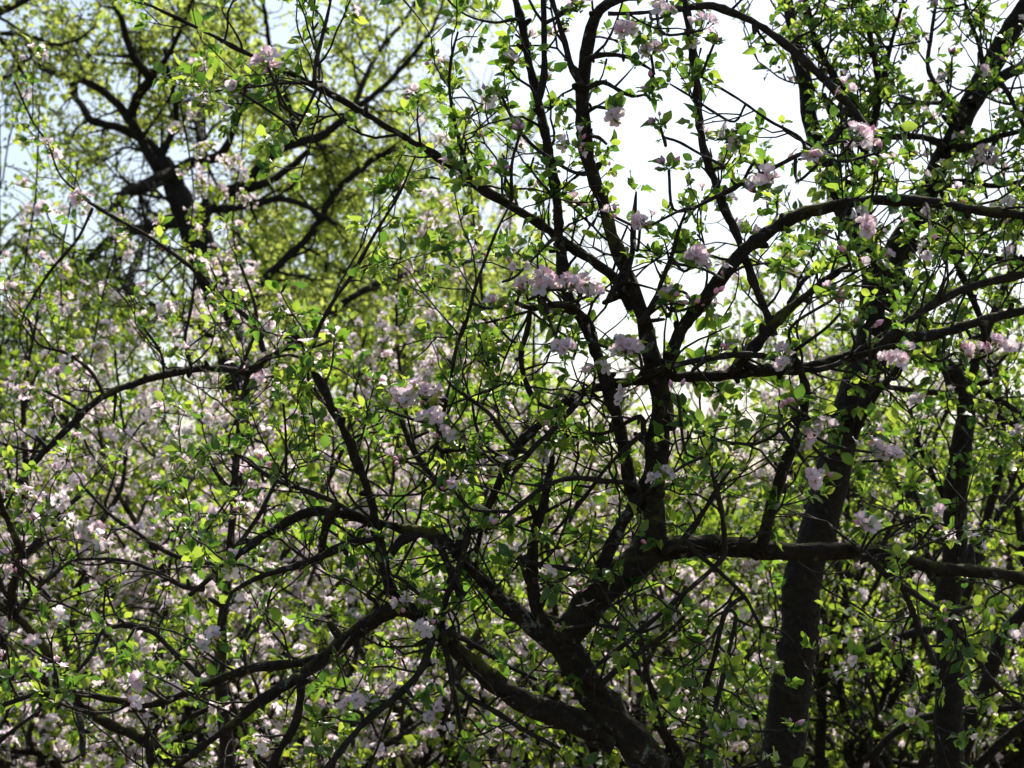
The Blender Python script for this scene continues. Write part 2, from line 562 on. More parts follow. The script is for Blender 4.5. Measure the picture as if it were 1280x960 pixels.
class Tree:
    def __init__(self, name, label, category, base, bark, twig, group=None):
        self.base = np.array(base, float)
        self.e = thing(name, label, category, base, group)
        self.bark, self.twig = bark, twig
        self.lines = []                       # resampled rows for growing and for finding the nearest wood
        self.tw = Acc()
        self.sites = []
        self.clusters = []
        self.sunny, self.clear = 0.6, True

    def limb(self, pts, name='limb', rough=0.25, keep=True, label=None):
        rmax = max(p[3] for p in pts)
        step = max(0.012, min(0.05, rmax * 0.7))
        s = spline(pts, step)
        amp = min(0.012, 0.25 * rmax)
        ph = rng.random(3) * 50
        for i in range(1, len(s)):            # small natural crookedness
            q = s[i, :3] * 9.0 + ph
            s[i, :3] += np.array([mnoise.noise(Vector(q)), mnoise.noise(Vector(q + 31)), mnoise.noise(Vector(q + 77))]) * amp
        a = Acc()
        sides = 14 if rmax > 0.03 else (10 if rmax > 0.012 else 7)
        tube(a, s, sides, rough)
        if 0.004 < rmax < 0.2:                # spur scars, knots and short stubs
            k = 3
            while k < len(s) - 3:
                r = s[k, 3]
                if r > 0.0035:
                    d = side_dir(unit(s[k + 1, :3] - s[k, :3]), 0.9, 1.6, 0.1)
                    h = r * 0.8 + (0.006 + 0.012 * R())
                    if R() < 0.12:
                        h += 0.03
                    rr = min(r * 0.55, 0.005 + 0.008 * R())
                    q = s[k, :3]
                    tube(a, [(*q, rr * 1.5), (*(q + d * h * 0.7), rr * 1.15), (*(q + d * h), rr * 0.8)], 6)
                k += max(2, int((0.05 + 0.12 * R()) / step))
        o = a.build(name, [self.bark if rmax > 0.011 else self.twig], self.e, self.base)
        if label:
            o['label'] = label
        if keep:
            self.lines.append(s)
        return s

    def twig_line(self, pts, sides=5):
        s = spline(pts, 0.02)
        tube(self.tw, s, sides)
        return s

    def nearest(self, p):
        best, bd = None, 1e9
        for l in self.lines:
            q = np.linalg.norm(l[:, :3] - p, axis=1)
            k = int(np.argmin(q))
            if q[k] < bd:
                bd, best = q[k], (l[k], unit(l[min(k + 1, len(l) - 1), :3] - l[max(k - 1, 0), :3]))
        return best, bd

    def shoots(self, spacing, length, r0, up=0.12, spur_step=0.05, sub=0.35, gap=True, lines=None, kink=0.23, thick_ok=0.035):
        """grow crooked side shoots and short spurs from the traced wood"""
        for l in (lines if lines is not None else list(self.lines)):
            seg = np.linalg.norm(np.diff(l[:, :3], axis=0), axis=1)
            acc, nxt = 0.0, spacing * R()
            for i in range(1, len(l)):
                acc += seg[i - 1]
                if acc < nxt:
                    continue
                sp = spacing * (1.0 if l[i, 3] < 0.015 else 1.8 if l[i, 3] < 0.025 else 6.0)
                nxt = acc + sp * (0.5 + R())
                tg = unit(l[i, :3] - l[i - 1, :3])
                L = length * (0.25 + 0.95 * R() ** 1.5)
                rr = min(r0, max(0.0018, l[i, 3] * 0.6))
                d = side_dir(tg)
                if d[1] < -0.15 and R() < self.sunny:   # fuller towards the light
                    d[1] *= -1
                self.shoot(l[i, :3], d, L, rr, up, spur_step, sub, gap, kink)
            # the end of a thin line carries a rosette
            if l[-1, 3] < 0.006:
                self.sites.append((*l[-1, :3], *unit(l[-1, :3] - l[-2, :3])))

    def bare(self, spacing, length, r0):
        """leafless crooked twigs, low and inside the crown"""
        for l in list(self.lines):
            n = int(len(l) * np.linalg.norm(np.diff(l[:, :3], axis=0), axis=1).mean() / spacing)
            for _ in range(n):
                i = rng.integers(1, len(l))
                if l[i, 2] > 2.15 + 0.2 * R() or l[i, 3] > 0.022:
                    continue
                w = wander(l[i, :3], side_dir(unit(l[i, :3] - l[i - 1, :3]), 0.6, 1.4, 0.1), length * (0.3 + R()), min(r0, l[i, 3] * 0.6), r0 * 0.3, 0.025, 0.2, 0.02, True)
                tube(self.tw, w, 5)
                for k in range(3, len(w), 3):
                    if R() < 0.5:
                        y = wander(w[k][:3], side_dir(unit(np.array(w[k][:3]) - np.array(w[k - 1][:3]))), length * 0.4 * R() + 0.04, r0 * 0.55, r0 * 0.3, 0.022, 0.22, 0.02, True)
                        tube(self.tw, y, 4)

    def shoot(self, p, d, L, rr, up, spur_step, sub, gap, kink):
        w = wander(p, d, L, rr, rr * 0.45, 0.03, kink, up * 0.3, gap)
        if len(w) < 3:
            return
        tube(self.tw, w, 5)
        w = np.array(w)
        acc = 0
        for i in range(2, len(w)):
            acc += 0.03
            tg = unit(w[i, :3] - w[i - 1, :3])
            if acc > spur_step * (0.6 + 0.8 * R()):
                acc = 0
                if R() < sub and L > 0.1:
                    self.shoot(w[i, :3], side_dir(tg), L * (0.3 + 0.35 * R()), rr * 0.65, up, spur_step, sub * 0.4, gap, kink)
                else:
                    d2 = side_dir(tg, 0.7, 1.3, 0.45)
                    q = w[i, :3] + d2 * (0.008 + 0.018 * R())
                    if not (gap and in_gap(q)):
                        tube(self.tw, [(*w[i, :3], rr * 0.7), (*q, rr * 0.75)], 5)
                        self.sites.append((*q, *d2))
        self.sites.append((*w[-1, :3], *unit(w[-1, :3] - w[-2, :3])))

    def finish(self, leaf_k=(3, 6), leaf_size=0.04, leaf_mat=None, flower_p=0.25, flower_k=(2, 5), fsize=0.019, near=True, buds=0.3, leaf_templates=None, spread=(0.5, 1.3), droop=0.0, twig_sides=5, jitter=0.0, name_twigs='twigs'):
        leaf_mat = leaf_mat or M['leaf']
        o = self.tw.build(name_twigs, [self.twig], self.e, self.base)
        if o:
            o['kind'] = 'stuff'
        s = np.array(self.sites) if self.sites else np.zeros((0, 6))
        for c in self.clusters:               # a cluster stands clear on the outside of its twigs
            d = s[:, :3] - c
            s = s[~((np.hypot(d[:, 0], d[:, 2]) < 0.05) & (d[:, 1] < -0.015) & (d[:, 1] > -0.8))]
        if near and self.clear and len(s):                   # leaves sit on twigs, not against the limbs
            wood = np.vstack([l[::2] for l in self.lines])
            wood = wood[wood[:, 3] > 0.0085]
            keep = np.ones(len(s), bool)
            for i in range(len(s)):
                d = wood[:, :3] - s[i, :3]
                keep[i] = not ((np.hypot(d[:, 0], d[:, 2]) < wood[:, 3] + 0.012) & (d[:, 1] > -0.03) & (d[:, 1] < 0.7)).any()
            s = s[keep | (R(len(s)) < 0.55)]
        if len(s):
            a = Acc()
            rosettes(a, s, *leaf_k, leaf_size, leaf_templates or (LEAVES if near else LEAVES_FAR), spread, jitter, droop)
            o = a.build('foliage', [leaf_mat], self.e, self.base)
            if o:
                o['kind'] = 'stuff'
            if flower_p > 0:
                fp = np.full(len(s), flower_p)
                if not near:                      # blossom comes in drifts
                    fp = np.array([flower_p * (1.65 if mnoise.noise(Vector(q[:3] * 3.1)) > -0.02 else 0.28) for q in s])
                fs = s[R(len(s)) < fp]
                b, c = Acc(), Acc()
                flowers(b, fs, *flower_k, fsize, FLOWER_MID if near else FLOWER_FAR, 0.022 if near else 0.028, buds, c)
                o = b.build('blossom', [M['petal'] if near else M['petal_far'], M['stamen'], M['sepal']], self.e, self.base, tint=True)
                if o:
                    o['kind'] = 'stuff'
                o = c.build('buds', [M['bud'], M['sepal']], self.e, self.base, tint=True)
                if o:
                    o['kind'] = 'stuff'


def px(line, d, dd=0.0, k=1.0):
    """photo trace (x, y, width[, depth offset]) -> rows x y z r at depth d (+ linear drift dd along the line)"""
    out = []
    n = len(line)
    for i, q in enumerate(line):
        w = q[2] * k * ((1 - 0.34 * min(1.0, max(0.0, (q[2] - 6) / 12.0))) if d < 15 else 1.0)
        D = d + dd * i / max(1, n - 1) + (q[3] if len(q) > 3 else 0)
        out.append((*P(q[0], q[1], D), w / 2 / FPX * D))
    return out


def ground_z(x, y):
    return 0.0


def to_ground(first, bx, by, flare=1.5):
    """rows from the ground point up to (not including) `first`"""
    x, y, z, r = first
    out = []
    for t in (0, 0.12, 0.4, 0.7):
        s = t * t * (3 - 2 * t)
        out.append((bx + (x - bx) * (0.5 * s + 0.5 * t), by + (y - by) * (0.5 * s + 0.5 * t), -0.05 + (z + 0.05) * t, r * (flare - (flare - 1.0) * min(1, t * 2.2))))
    return out


# ================================================================= the setting
def ground_mat():
    m, nt, out = new_mat('orchard_ground')
    tc = nt.nodes.new('ShaderNodeTexCoord')
    v = tc.outputs['Object']
    n1 = noise_tex(nt, 1.1, 6, 0.65, v, 0.3)
    n2 = noise_tex(nt, 22, 5, 0.7, v)
    litter = ramp(nt, n2, [(0.3, (0.055, 0.035, 0.020)), (0.55, (0.16, 0.105, 0.062)), (0.75, (0.30, 0.21, 0.13))])
    green = ramp(nt, n2, [(0.3, (0.03, 0.055, 0.012)), (0.7, (0.10, 0.14, 0.03))])
    fac = ramp(nt, n1, [(0.47, (0, 0, 0)), (0.58, (1, 1, 1))])
    c = mixc(nt, fac, litter, green)
    pr = nt.nodes.new('ShaderNodeBsdfPrincipled')
    nt.links.new(c, pr.inputs['Base Color'])
    pr.inputs['Roughness'].default_value = 0.9
    b = nt.nodes.new('ShaderNodeBump')
    b.inputs['Strength'].default_value = 1.0
    b.inputs['Distance'].default_value = 0.05
    nt.links.new(n2, b.inputs['Height'])
    nt.links.new(b.outputs[0], pr.inputs['Normal'])
    nt.links.new(pr.outputs[0], out.inputs[0])
    return m


g = Acc()
xs = np.concatenate([[-1500, -500, -150, -60], np.linspace(-25, 25, 51), [60, 150, 500, 1500]])
ys = np.concatenate([[-60, -10], np.linspace(0, 45, 46), [60, 100, 200, 500, 1500]])
gv = []
for yy in ys:
    for xx in xs:
        near = abs(xx) <= 25 and 7 <= yy <= 45
        gv.append((xx, yy, (0.12 * mnoise.noise(Vector((xx * 0.35, yy * 0.35, 0))) if near else 0.0)))
g.add(gv, grid_faces(len(ys), len(xs)))
go = g.build('ground', [ground_mat()])
go['kind'] = 'structure'

# grass and weeds on the orchard floor
M['grass'] = leaf_mat('grass_blade', [(0, (0.05, 0.07, 0.015)), (0.45, (0.09, 0.10, 0.03)), (1, (0.26, 0.18, 0.10))],
                      [(0, (0.16, 0.24, 0.04)), (0.45, (0.26, 0.30, 0.07)), (1, (0.38, 0.27, 0.14))], 0.4, 0.6, 0.2)
ga = Acc()
n = 26000
gx = (R(n) - 0.5) * 16
gy = 8 + 22 * R(n)
keep = np.array([mnoise.noise(Vector((a * 0.6, b * 0.6, 3))) > -0.12 for a, b in zip(gx, gy)])
gx, gy = gx[keep], gy[keep]
n = len(gx)
yv = unit(np.stack([rng.normal(size=n) * 0.5, rng.normal(size=n) * 0.5, np.ones(n)], 1))
rot = frames(yv, rng.normal(size=(n, 3)))
gt = leaf_template(0.3, 0.35, 0, 0.05, False)
scatter(ga, gt, np.stack([gx, gy, np.full(n, -0.02)], 1), rot, 0.10 + 0.22 * R(n))
o = ga.build('grass', [M['grass']])
o['kind'] = 'stuff'
o['label'] = 'rough grass and dry stalks under the orchard trees'
o['category'] = 'grass'

# ================================================================= foreground apple tree
D1 = 4.5
T1trunk = px([(812, 950, 108), (772, 905, 92), (742, 865, 84), (716, 822, 80), (700, 796, 76), (692, 776, 58)], D1, 0, 0.74)
b1 = (T1trunk[0][0] + 0.28, T1trunk[0][1] + 0.15)
T1 = Tree('apple_tree', 'gnarled apple tree with a leaning trunk forking low, sharp pink blossom on its twigs', 'tree',
          (b1[0], b1[1], 0), M['bark'], M['twig'])
T1.limb(to_ground(T1trunk[0], *b1) + T1trunk, 'trunk', 0.42)
big = [
    # the fork's right arm, then the tall leader
    [(705, 800, 64), (742, 748, 66), (786, 712, 62), (812, 692, 56), (815, 655, 52), (812, 620, 50), (820, 565, 46), (829, 505, 42), (816, 450, 36), (800, 400, 29), (786, 350, 26), (770, 308, 25), (755, 260, 24), (738, 200, 25), (727, 140, 27), (727, 98, 26), (738, 50, 24), (752, 12, 21), (775, -2, 16), (800, -8, 12)],
    # inner arm beside it
    [(708, 785, 40), (735, 742, 30), (760, 692, 28), (778, 655, 26), (800, 620, 22)],
    # second leader, forking upwards
    [(800, 640, 26), (786, 590, 24), (772, 530, 23), (758, 480, 23), (738, 420, 22), (716, 380, 22), (705, 345, 21), (700, 300, 20), (696, 250, 19), (685, 190, 19), (675, 135, 18), (666, 95, 15), (655, 40, 14), (641, -10, 13)],
    # long diagonal to the upper left
    [(792, 385, 22), (770, 350, 20), (748, 332, 19), (702, 302, 18), (660, 270, 18), (610, 240, 16), (560, 205, 14), (500, 168, 11.5), (440, 132, 10), (392, 106, 8.5), (340, 80, 7), (280, 52, 5.5), (230, 26, 4.5), (180, 4, 3.5)],
    # arching limb to the right edge
    [(824, 490, 24), (838, 448, 24), (855, 408, 24), (888, 365, 26), (926, 318, 27), (962, 290, 26), (1002, 268, 24), (1060, 254, 22), (1120, 250, 22), (1180, 256, 21), (1240, 264, 20), (1310, 272, 19)],
    # horizontal limb to the right that divides
    [(815, 472, 24), (850, 471, 22), (900, 470, 20), (960, 464, 20), (1018, 457, 22), (1075, 440, 25), (1130, 424, 23), (1180, 416, 19), (1235, 400, 16), (1300, 384, 13)],
    [(1095, 434, 17), (1130, 406, 15), (1165, 381, 14), (1220, 356, 13), (1300, 338, 11)],
    # horizontal limb to the left, drooping
    [(815, 474, 20), (780, 478, 19), (735, 488, 17), (702, 506, 17), (672, 534, 15), (644, 560, 14), (626, 598, 15), (606, 645, 11), (596, 690, 8)],
    # mossy horizontal limb low on the right
    [(800, 704, 48), (830, 690, 46), (870, 683, 42), (930, 685, 38), (985, 690, 36), (1045, 690, 35), (1085, 691, 31), (1130, 697, 28), (1175, 711, 27), (1225, 716, 25), (1310, 728, 21)],
    # upright limb from it
    [(950, 690, 24), (962, 640, 24), (982, 580, 23), (1003, 530, 20), (1006, 480, 17), (990, 440, 15)],
    [(912, 470, 22), (945, 432, 23), (968, 404, 21), (992, 382, 15), (1030, 352, 9), (1062, 330, 6)],
    # the fork's left arm, arching left
    [(702, 808, 44), (665, 782, 34), (628, 752, 29), (598, 718, 26), (572, 686, 24), (545, 668, 22), (505, 662, 20), (460, 650, 18), (415, 640, 17), (378, 643, 15), (345, 660, 13), (300, 690, 10), (262, 722, 8), (235, 745, 6)],
    # pale upright limb
    [(692, 800, 30), (674, 770, 25), (667, 735, 23), (666, 695, 22), (672, 655, 19), (682, 615, 15), (690, 570, 9)],
    # low mossy limb
    [(768, 925, 56), (722, 902, 50), (672, 884, 46), (632, 861, 42), (600, 838, 38), (575, 815, 34), (550, 788, 33), (522, 766, 33), (494, 758, 33), (462, 774, 31), (432, 800, 28), (405, 824, 25), (380, 842, 20), (350, 864, 16), (320, 882, 14), (288, 906, 12), (250, 936, 10), (205, 970, 8)],
    [(412, 822, 22), (370, 829, 17), (330, 833, 15), (290, 843, 14), (250, 859, 14), (210, 875, 13), (180, 882, 12), (150, 876, 11), (120, 870, 10), (80, 867, 9), (40, 870, 8), (5, 882, 6)],
    # riser with the pale upper limb
    [(500, 760, 24), (484, 722, 20), (476, 680, 19), (466, 630, 18), (448, 580, 17), (433, 545, 16), (416, 510, 16), (400, 476, 14), (386, 450, 11), (370, 420, 7)],
    [(488, 690, 17), (508, 672, 18), (532, 668, 17), (548, 682, 17), (562, 712, 15), (574, 745, 11)],
    # top arch towards the upper right
    [(760, 17, 5, -.1), (820, 15, 6, -.1), (852, 10, 9), (884, 7, 11), (912, 15, 14), (950, 32, 15), (985, 58, 16), (1012, 82, 16), (1042, 110, 15), (1062, 132, 14), (1082, 158, 13), (1100, 195, 10)],
    # thin straight stem left of the big trunk
    [(968, 420, 15), (948, 368, 14), (930, 320, 14), (914, 278, 14), (899, 240, 13), (884, 200, 14), (875, 150, 14), (868, 80, 13), (858, 10, 12), (856, -10, 11)],
]
for l in big:
    T1.limb(px(l, D1, 0.05 * rng.normal()), 'limb', 0.42)
small = [
    [(728, 108, 10), (716, 88, 9), (707, 60, 8), (697, 25, 7), (688, -8, 6)],
    [(672, 130, 10), (680, 95, 9), (680, 50, 8), (679, -8, 7)],
    [(800, 470, 9), (850, 456, 8), (900, 446, 8), (945, 444, 8), (975, 450, 8), (1010, 462, 8), (1040, 458, 7), (1062, 446, 6), (1084, 430, 4)],
    [(586, 665, 11), (572, 716, 9), (557, 750, 8), (553, 790, 8), (560, 830, 8), (570, 880, 7), (580, 930, 7), (592, 970, 6)],
    [(540, 800, 11), (526, 838, 11), (496, 870, 11), (468, 892, 10), (440, 922, 10), (405, 965, 9)],
    [(376, 852, 14), (371, 900, 14), (352, 935, 13), (330, 975, 13)],
    [(520, 195, 2.5), (500, 240, 3.6), (470, 290, 4.2), (440, 345, 4.8), (420, 372, 5.2), (400, 408, 5.6), (386, 446, 6)][::-1],
    [(548, 560, 6), (552, 530, 5.5), (562, 480, 5), (570, 435, 5), (584, 400, 5), (592, 365, 4.5), (605, 330, 4), (620, 292, 3.5), (640, 250, 3)],
    [(438, 640, 6), (415, 625, 6), (380, 612, 5.5), (350, 603, 5.5), (320, 585, 5), (285, 560, 3.5)],
    [(358, 602, 4), (357, 540, 3.5), (354, 505, 3)],
    [(556, 612, 10), (545, 600, 10), (530, 583, 9), (514, 556, 8), (502, 525, 6)],
    [(410, 650, 17), (403, 680, 15), (400, 702, 12)],
    [(465, 672, 14), (430, 681, 13), (400, 696, 11), (360, 710, 9), (320, 723, 7), (290, 740, 5)],
    [(640, 640, 7), (675, 612, 6.5), (712, 598, 6.5), (752, 601, 6.5), (795, 606, 7)][::-1],
    [(690, 668, 4), (730, 622, 5), (762, 580, 5), (800, 545, 6)][::-1],
    [(692, 536, 4), (720, 546, 5), (760, 540, 5), (800, 520, 6)][::-1],
    [(640, 595, 5), (668, 558, 7), (690, 538, 8), (720, 505, 9)][::-1],
    [(842, 500, 6), (862, 524, 5), (886, 545, 5.5), (912, 554, 5.5), (940, 556, 5), (965, 546, 4.5), (990, 524, 3)],
    [(832, 690, 8), (862, 668, 7), (880, 640, 6), (895, 612, 5), (915, 585, 4)],
    [(906, 680, 7), (902, 645, 6), (892, 600, 5), (885, 570, 4)],
    [(1030, 182, 7), (1000, 193, 6.5), (960, 213, 6), (920, 233, 5.5), (868, 260, 4.5)],
    [(724, 217, 6), (700, 206, 5), (664, 180, 4.5), (640, 147, 4), (628, 120, 3)],
    [(734, 74, 8), (757, 68, 7), (785, 71, 6), (802, 80, 5), (815, 88, 3)],
    [(734, 110, 7), (754, 103, 7), (774, 113, 5), (790, 120, 4), (806, 118, 3)],
    [(734, 140, 6), (746, 133, 5), (760, 135, 5), (768, 130, 3)],
    [(733, 170, 5), (748, 172, 5), (758, 180, 4)],
    [(393, 106, 6), (395, 78, 5.5), (402, 50, 5), (410, 20, 4.5), (415, -8, 4)],
    [(396, 110, 4), (382, 140, 3.5), (368, 168, 2.5)],
    [(385, 104, 4), (350, 104, 3.5), (320, 108, 3.2), (270, 114, 2.5), (255, 115, 2)],
    [(592, 232, 5), (578, 190, 5), (568, 150, 4.5), (562, 110, 4), (565, 70, 3.5), (572, 40, 3)],
    [(642, 24, 4), (618, 28, 3.5), (590, 22, 3), (570, 10, 2.8), (553, -8, 2.5)],
    [(905, 208, 4), (880, 195, 4), (850, 178, 3.5), (830, 172, 3)],
    [(1000, 172, 4), (960, 150, 4), (920, 122, 3.5), (876, 96, 3.5)],
    [(918, 152, 3), (892, 140, 3.2), (866, 122, 3), (838, 105, 2.5)],
    [(690, 300, 5), (670, 320, 4), (645, 345, 4), (628, 352, 3)],
    [(738, 405, 14), (728, 394, 13), (712, 383, 12), (690, 381, 10), (664, 384, 8), (645, 378, 5)],
    [(664, 384, 8), (660, 410, 8), (652, 440, 8), (655, 470, 7), (668, 500, 7), (690, 512, 6)],
    [(716, 380, 6), (680, 382, 6), (678, 365, 5)],
    [(803, 402, 9), (818, 376, 8), (828, 350, 7), (840, 322, 6), (848, 292, 5), (858, 262, 4)],
    [(782, 350, 9), (790, 320, 8), (792, 290, 7), (794, 262, 5), (796, 240, 3)],
    [(760, 375, 6), (772, 350, 5), (785, 325, 4)],
    [(560, 478, 4), (590, 500, 5), (615, 520, 5), (640, 555, 6)][::-1],
    [(600, 660, 7), (640, 655, 6), (680, 640, 5), (715, 622, 4)],
    [(640, 575, 6), (610, 560, 5), (596, 535, 4), (590, 505, 3)],
    [(650, 700, 8), (690, 708, 6), (730, 714, 5), (760, 716, 4)],
    [(870, 690, 6), (900, 715, 6), (930, 745, 6), (955, 790, 5)],
    [(728, 848, 5), (760, 820, 6), (800, 790, 7), (840, 755, 6), (880, 720, 6), (905, 695, 7)][::-1],
    [(745, 858, 9), (770, 838, 8), (800, 815, 7), (835, 790, 6), (860, 765, 5)],
    [(800, 790, 5), (806, 830, 6), (815, 870, 6), (830, 910, 6), (850, 940, 7), (866, 970, 7)],
    [(745, 780, 5), (775, 785, 4.5), (800, 790, 4.5), (830, 780, 3)],
    [(905, 770, 6), (893, 820, 7), (880, 870, 8), (878, 970, 8)],
    [(920, 770, 5), (905, 840, 6), (892, 900, 6), (888, 970, 6)],
    [(560, 790, 9), (590, 805, 7), (630, 830, 6), (670, 850, 5)],
    [(1080, 690, 10), (1110, 720, 10), (1140, 740, 9), (1165, 757, 8), (1190, 764, 6), (1215, 758, 4)],
    [(1100, 695, 8), (1130, 740, 8), (1150, 790, 8), (1168, 830, 8)],
    [(1190, 780, 5), (1215, 815, 6), (1240, 850, 6), (1275, 882, 6), (1310, 900, 5)],
    [(460, 742, 5), (490, 720, 5), (520, 740, 5), (545, 770, 5)],
    [(555, 800, 6), (575, 860, 6), (620, 890, 7), (660, 915, 6), (700, 935, 4)],
]
for l in small:
    rows = px(l, D1 - 0.05, 0.08 * rng.normal())
    (wr, _), dist = T1.nearest(np.array(rows[0][:3]))
    if 0.012 < dist < 0.3:
        m = (wr[:3] + np.array(rows[0][:3])) / 2 + np.array([0, 0.02, 0.1 * dist])
        rows = [(*wr[:3], rows[0][3] * 1.3)] + ([(*m, rows[0][3] * 1.1)] if dist > 0.05 else []) + rows
    T1.limb(rows, 'branch', 0.3)
T1.shoots(0.066, 0.30, 0.0034, sub=0.42, spur_step=0.05, up=0.10)

T1.bare(0.2, 0.32, 0.0035)

# ---- single blossom clusters in the foreground, each a part with its flowers and buds
FL_MESH = [flower_acc(o_, True, 40 + i).build('flower', [M['petal'], M['stamen'], M['sepal']], None, tint=True) for i, o_ in enumerate((0.12, 0.4, 0.7, 1.0))]
BD_MESH = [bud_acc(i).build('bud', [M['bud'], M['sepal']], None, tint=True) for i in range(2)]
FL_DATA, BD_DATA = [o.data for o in FL_MESH], [o.data for o in BD_MESH]
for o in FL_MESH + BD_MESH:
    bpy.data.objects.remove(o)
LEAF_EXTRA = {}


def look(d, roll):
    d = Vector(d)
    q = d.to_track_quat('Z', 'Y')
    return (q.to_matrix() @ Matrix.Rotation(roll, 3, 'Z')).to_euler()


def cluster(tree, x, y, nf, nb, scale=1.0, off=None):
    """blossom cluster at a photo point, joined to the nearest wood by its own spur"""
    d0 = tree.depth + (off if off is not None else -0.12 - 0.12 * R())
    c = P(x, y, d0)
    (row, tg), dist = tree.nearest(c)
    # spur from the wood
    mid = (row[:3] + c) / 2 + rng.normal(size=3) * 0.12 * dist + np.array([0, 0, -0.1 * dist])
    tree.twig_line([(*row[:3], 0.004), (*mid, 0.0032), (*c, 0.0030)], 6)
    ax = unit(unit(c - mid) * 0.5 + np.array([0, -0.25, 0.8]) + rng.normal(size=3) * 0.25)
    tree.sites_extra.append((*c, *ax))
    if nf >= 3:
        nf += 1
    tree.clusters.append(c)
    st = Acc()
    kids = []
    n_ = nf + nb
    for k in range(n_):
        isb = k >= nf
        h = rng.normal(size=3)
        perp = unit(h - ax * (h @ ax))
        a = (0.25 + 0.75 * R()) if n_ > 1 else 0.2
        dd = unit(ax * math.cos(a) + perp * math.sin(a))
        L = (0.014 + 0.014 * R()) * scale
        tip = dd * L
        face = unit(dd + np.array([0, -0.15, 0.1]) + rng.normal(size=3) * 0.25)
        size = (0.0158 + 0.0025 * rng.normal()) * scale if not isb else (0.0105 + 0.0016 * rng.normal()) * scale
        size = max(size, 0.008)
        tube(st, [(0, 0, 0, .0011), (*(tip * .55 + np.array([0, 0, -.002])), .0010), (*(tip - face * size * .25), .0012)], 5)
        kids.append((isb, tip, face, size))
    o = st.build('blossom_cluster', [M['sepal']], tree.e)
    o.location = c - tree.base
    for isb, tip, face, size in kids:
        k = bpy.data.objects.new('bud' if isb else 'flower', random.choice(BD_DATA if isb else FL_DATA))
        COL.objects.link(k)
        k.parent = o
        k.location = tip
        k.rotation_euler = look(face, R() * 6.28)
        k.scale = (size,) * 3


T1.depth, T1.sites_extra = D1, []
CL1 = [(658, 370, 4, 3), (676, 361, 5, 1), (692, 358, 5, 1), (708, 362, 5, 2), (724, 366, 4, 2), (736, 370, 2, 1), (648, 372, 0, 3), (616, 386, 2, 3), (680, 402, 0, 1),
       (510, 500, 3, 2), (528, 498, 4, 1), (540, 512, 3, 1), (545, 530, 4, 0), (553, 550, 2, 1), (482, 512, 2, 1), (500, 576, 1, 3), (508, 574, 0, 2),
       (783, 44, 5, 2), (768, 146, 4, 0), (814, 70, 4, 1), (828, 22, 3, 2), (722, 14, 3, 1), (650, 168, 0, 3), (632, 222, 1, 3), (815, 108, 0, 2), (812, 122, 0, 2),
       (826, 160, 0, 3), (836, 212, 0, 3), (800, 286, 2, 2), (815, 281, 3, 1), (770, 272, 1, 2), (905, 350, 1, 1), (870, 325, 3, 1), (840, 378, 2, 2), (890, 374, 0, 2), (866, 382, 0, 3),
       (1082, 176, 4, 2), (1094, 192, 4, 1), (1094, 214, 1, 2), (1066, 174, 3, 1), (1022, 206, 3, 1), (955, 232, 3, 1), (946, 240, 2, 1), (878, 38, 3, 0), (892, 56, 2, 1),
       (1085, 286, 4, 1), (1076, 276, 2, 1), (1162, 312, 0, 1), (1058, 318, 0, 2), (1040, 375, 1, 2), (1050, 392, 1, 2), (1064, 414, 0, 3), (1088, 410, 0, 2), (984, 458, 3, 1), (980, 448, 2, 0),
       (984, 506, 0, 4), (996, 508, 0, 2), (996, 546, 3, 0), (1116, 452, 4, 0), (1134, 448, 2, 1), (1195, 440, 3, 1), (1218, 448, 3, 0), (1240, 441, 4, 1), (1258, 444, 2, 1),
       (1018, 596, 2, 1), (1024, 602, 1, 1), (1030, 542, 3, 0), (1090, 566, 4, 0), (1104, 576, 4, 0), (1086, 664, 3, 1), (1168, 654, 1, 0), (1178, 772, 0, 2), (988, 914, 0, 2), (826, 602, 3, 1),
       (788, 440, 3, 3), (770, 438, 3, 1), (744, 468, 2, 1), (730, 478, 2, 0), (706, 442, 3, 1), (847, 494, 0, 2), (898, 440, 0, 3), (568, 614, 1, 2), (606, 660, 0, 2), (505, 764, 3, 3), (536, 786, 1, 1),
       (442, 888, 4, 0), (455, 884, 2, 0), (165, 885, 1, 1), (178, 856, 3, 2), (335, 84, 4, 1), (345, 94, 3, 1), (300, 115, 2, 0), (697, 788, 0, 2), (540, 900, 3, 0), (270, 800, 2, 2)]
for q in CL1[:98]:
    cluster(T1, *q, scale=1.08)
T1.sites += T1.sites_extra + T1.sites_extra
T1.finish((5, 9), 0.0245, M['leaf'], 0.16, (1, 4), 0.017, True, 0.45)

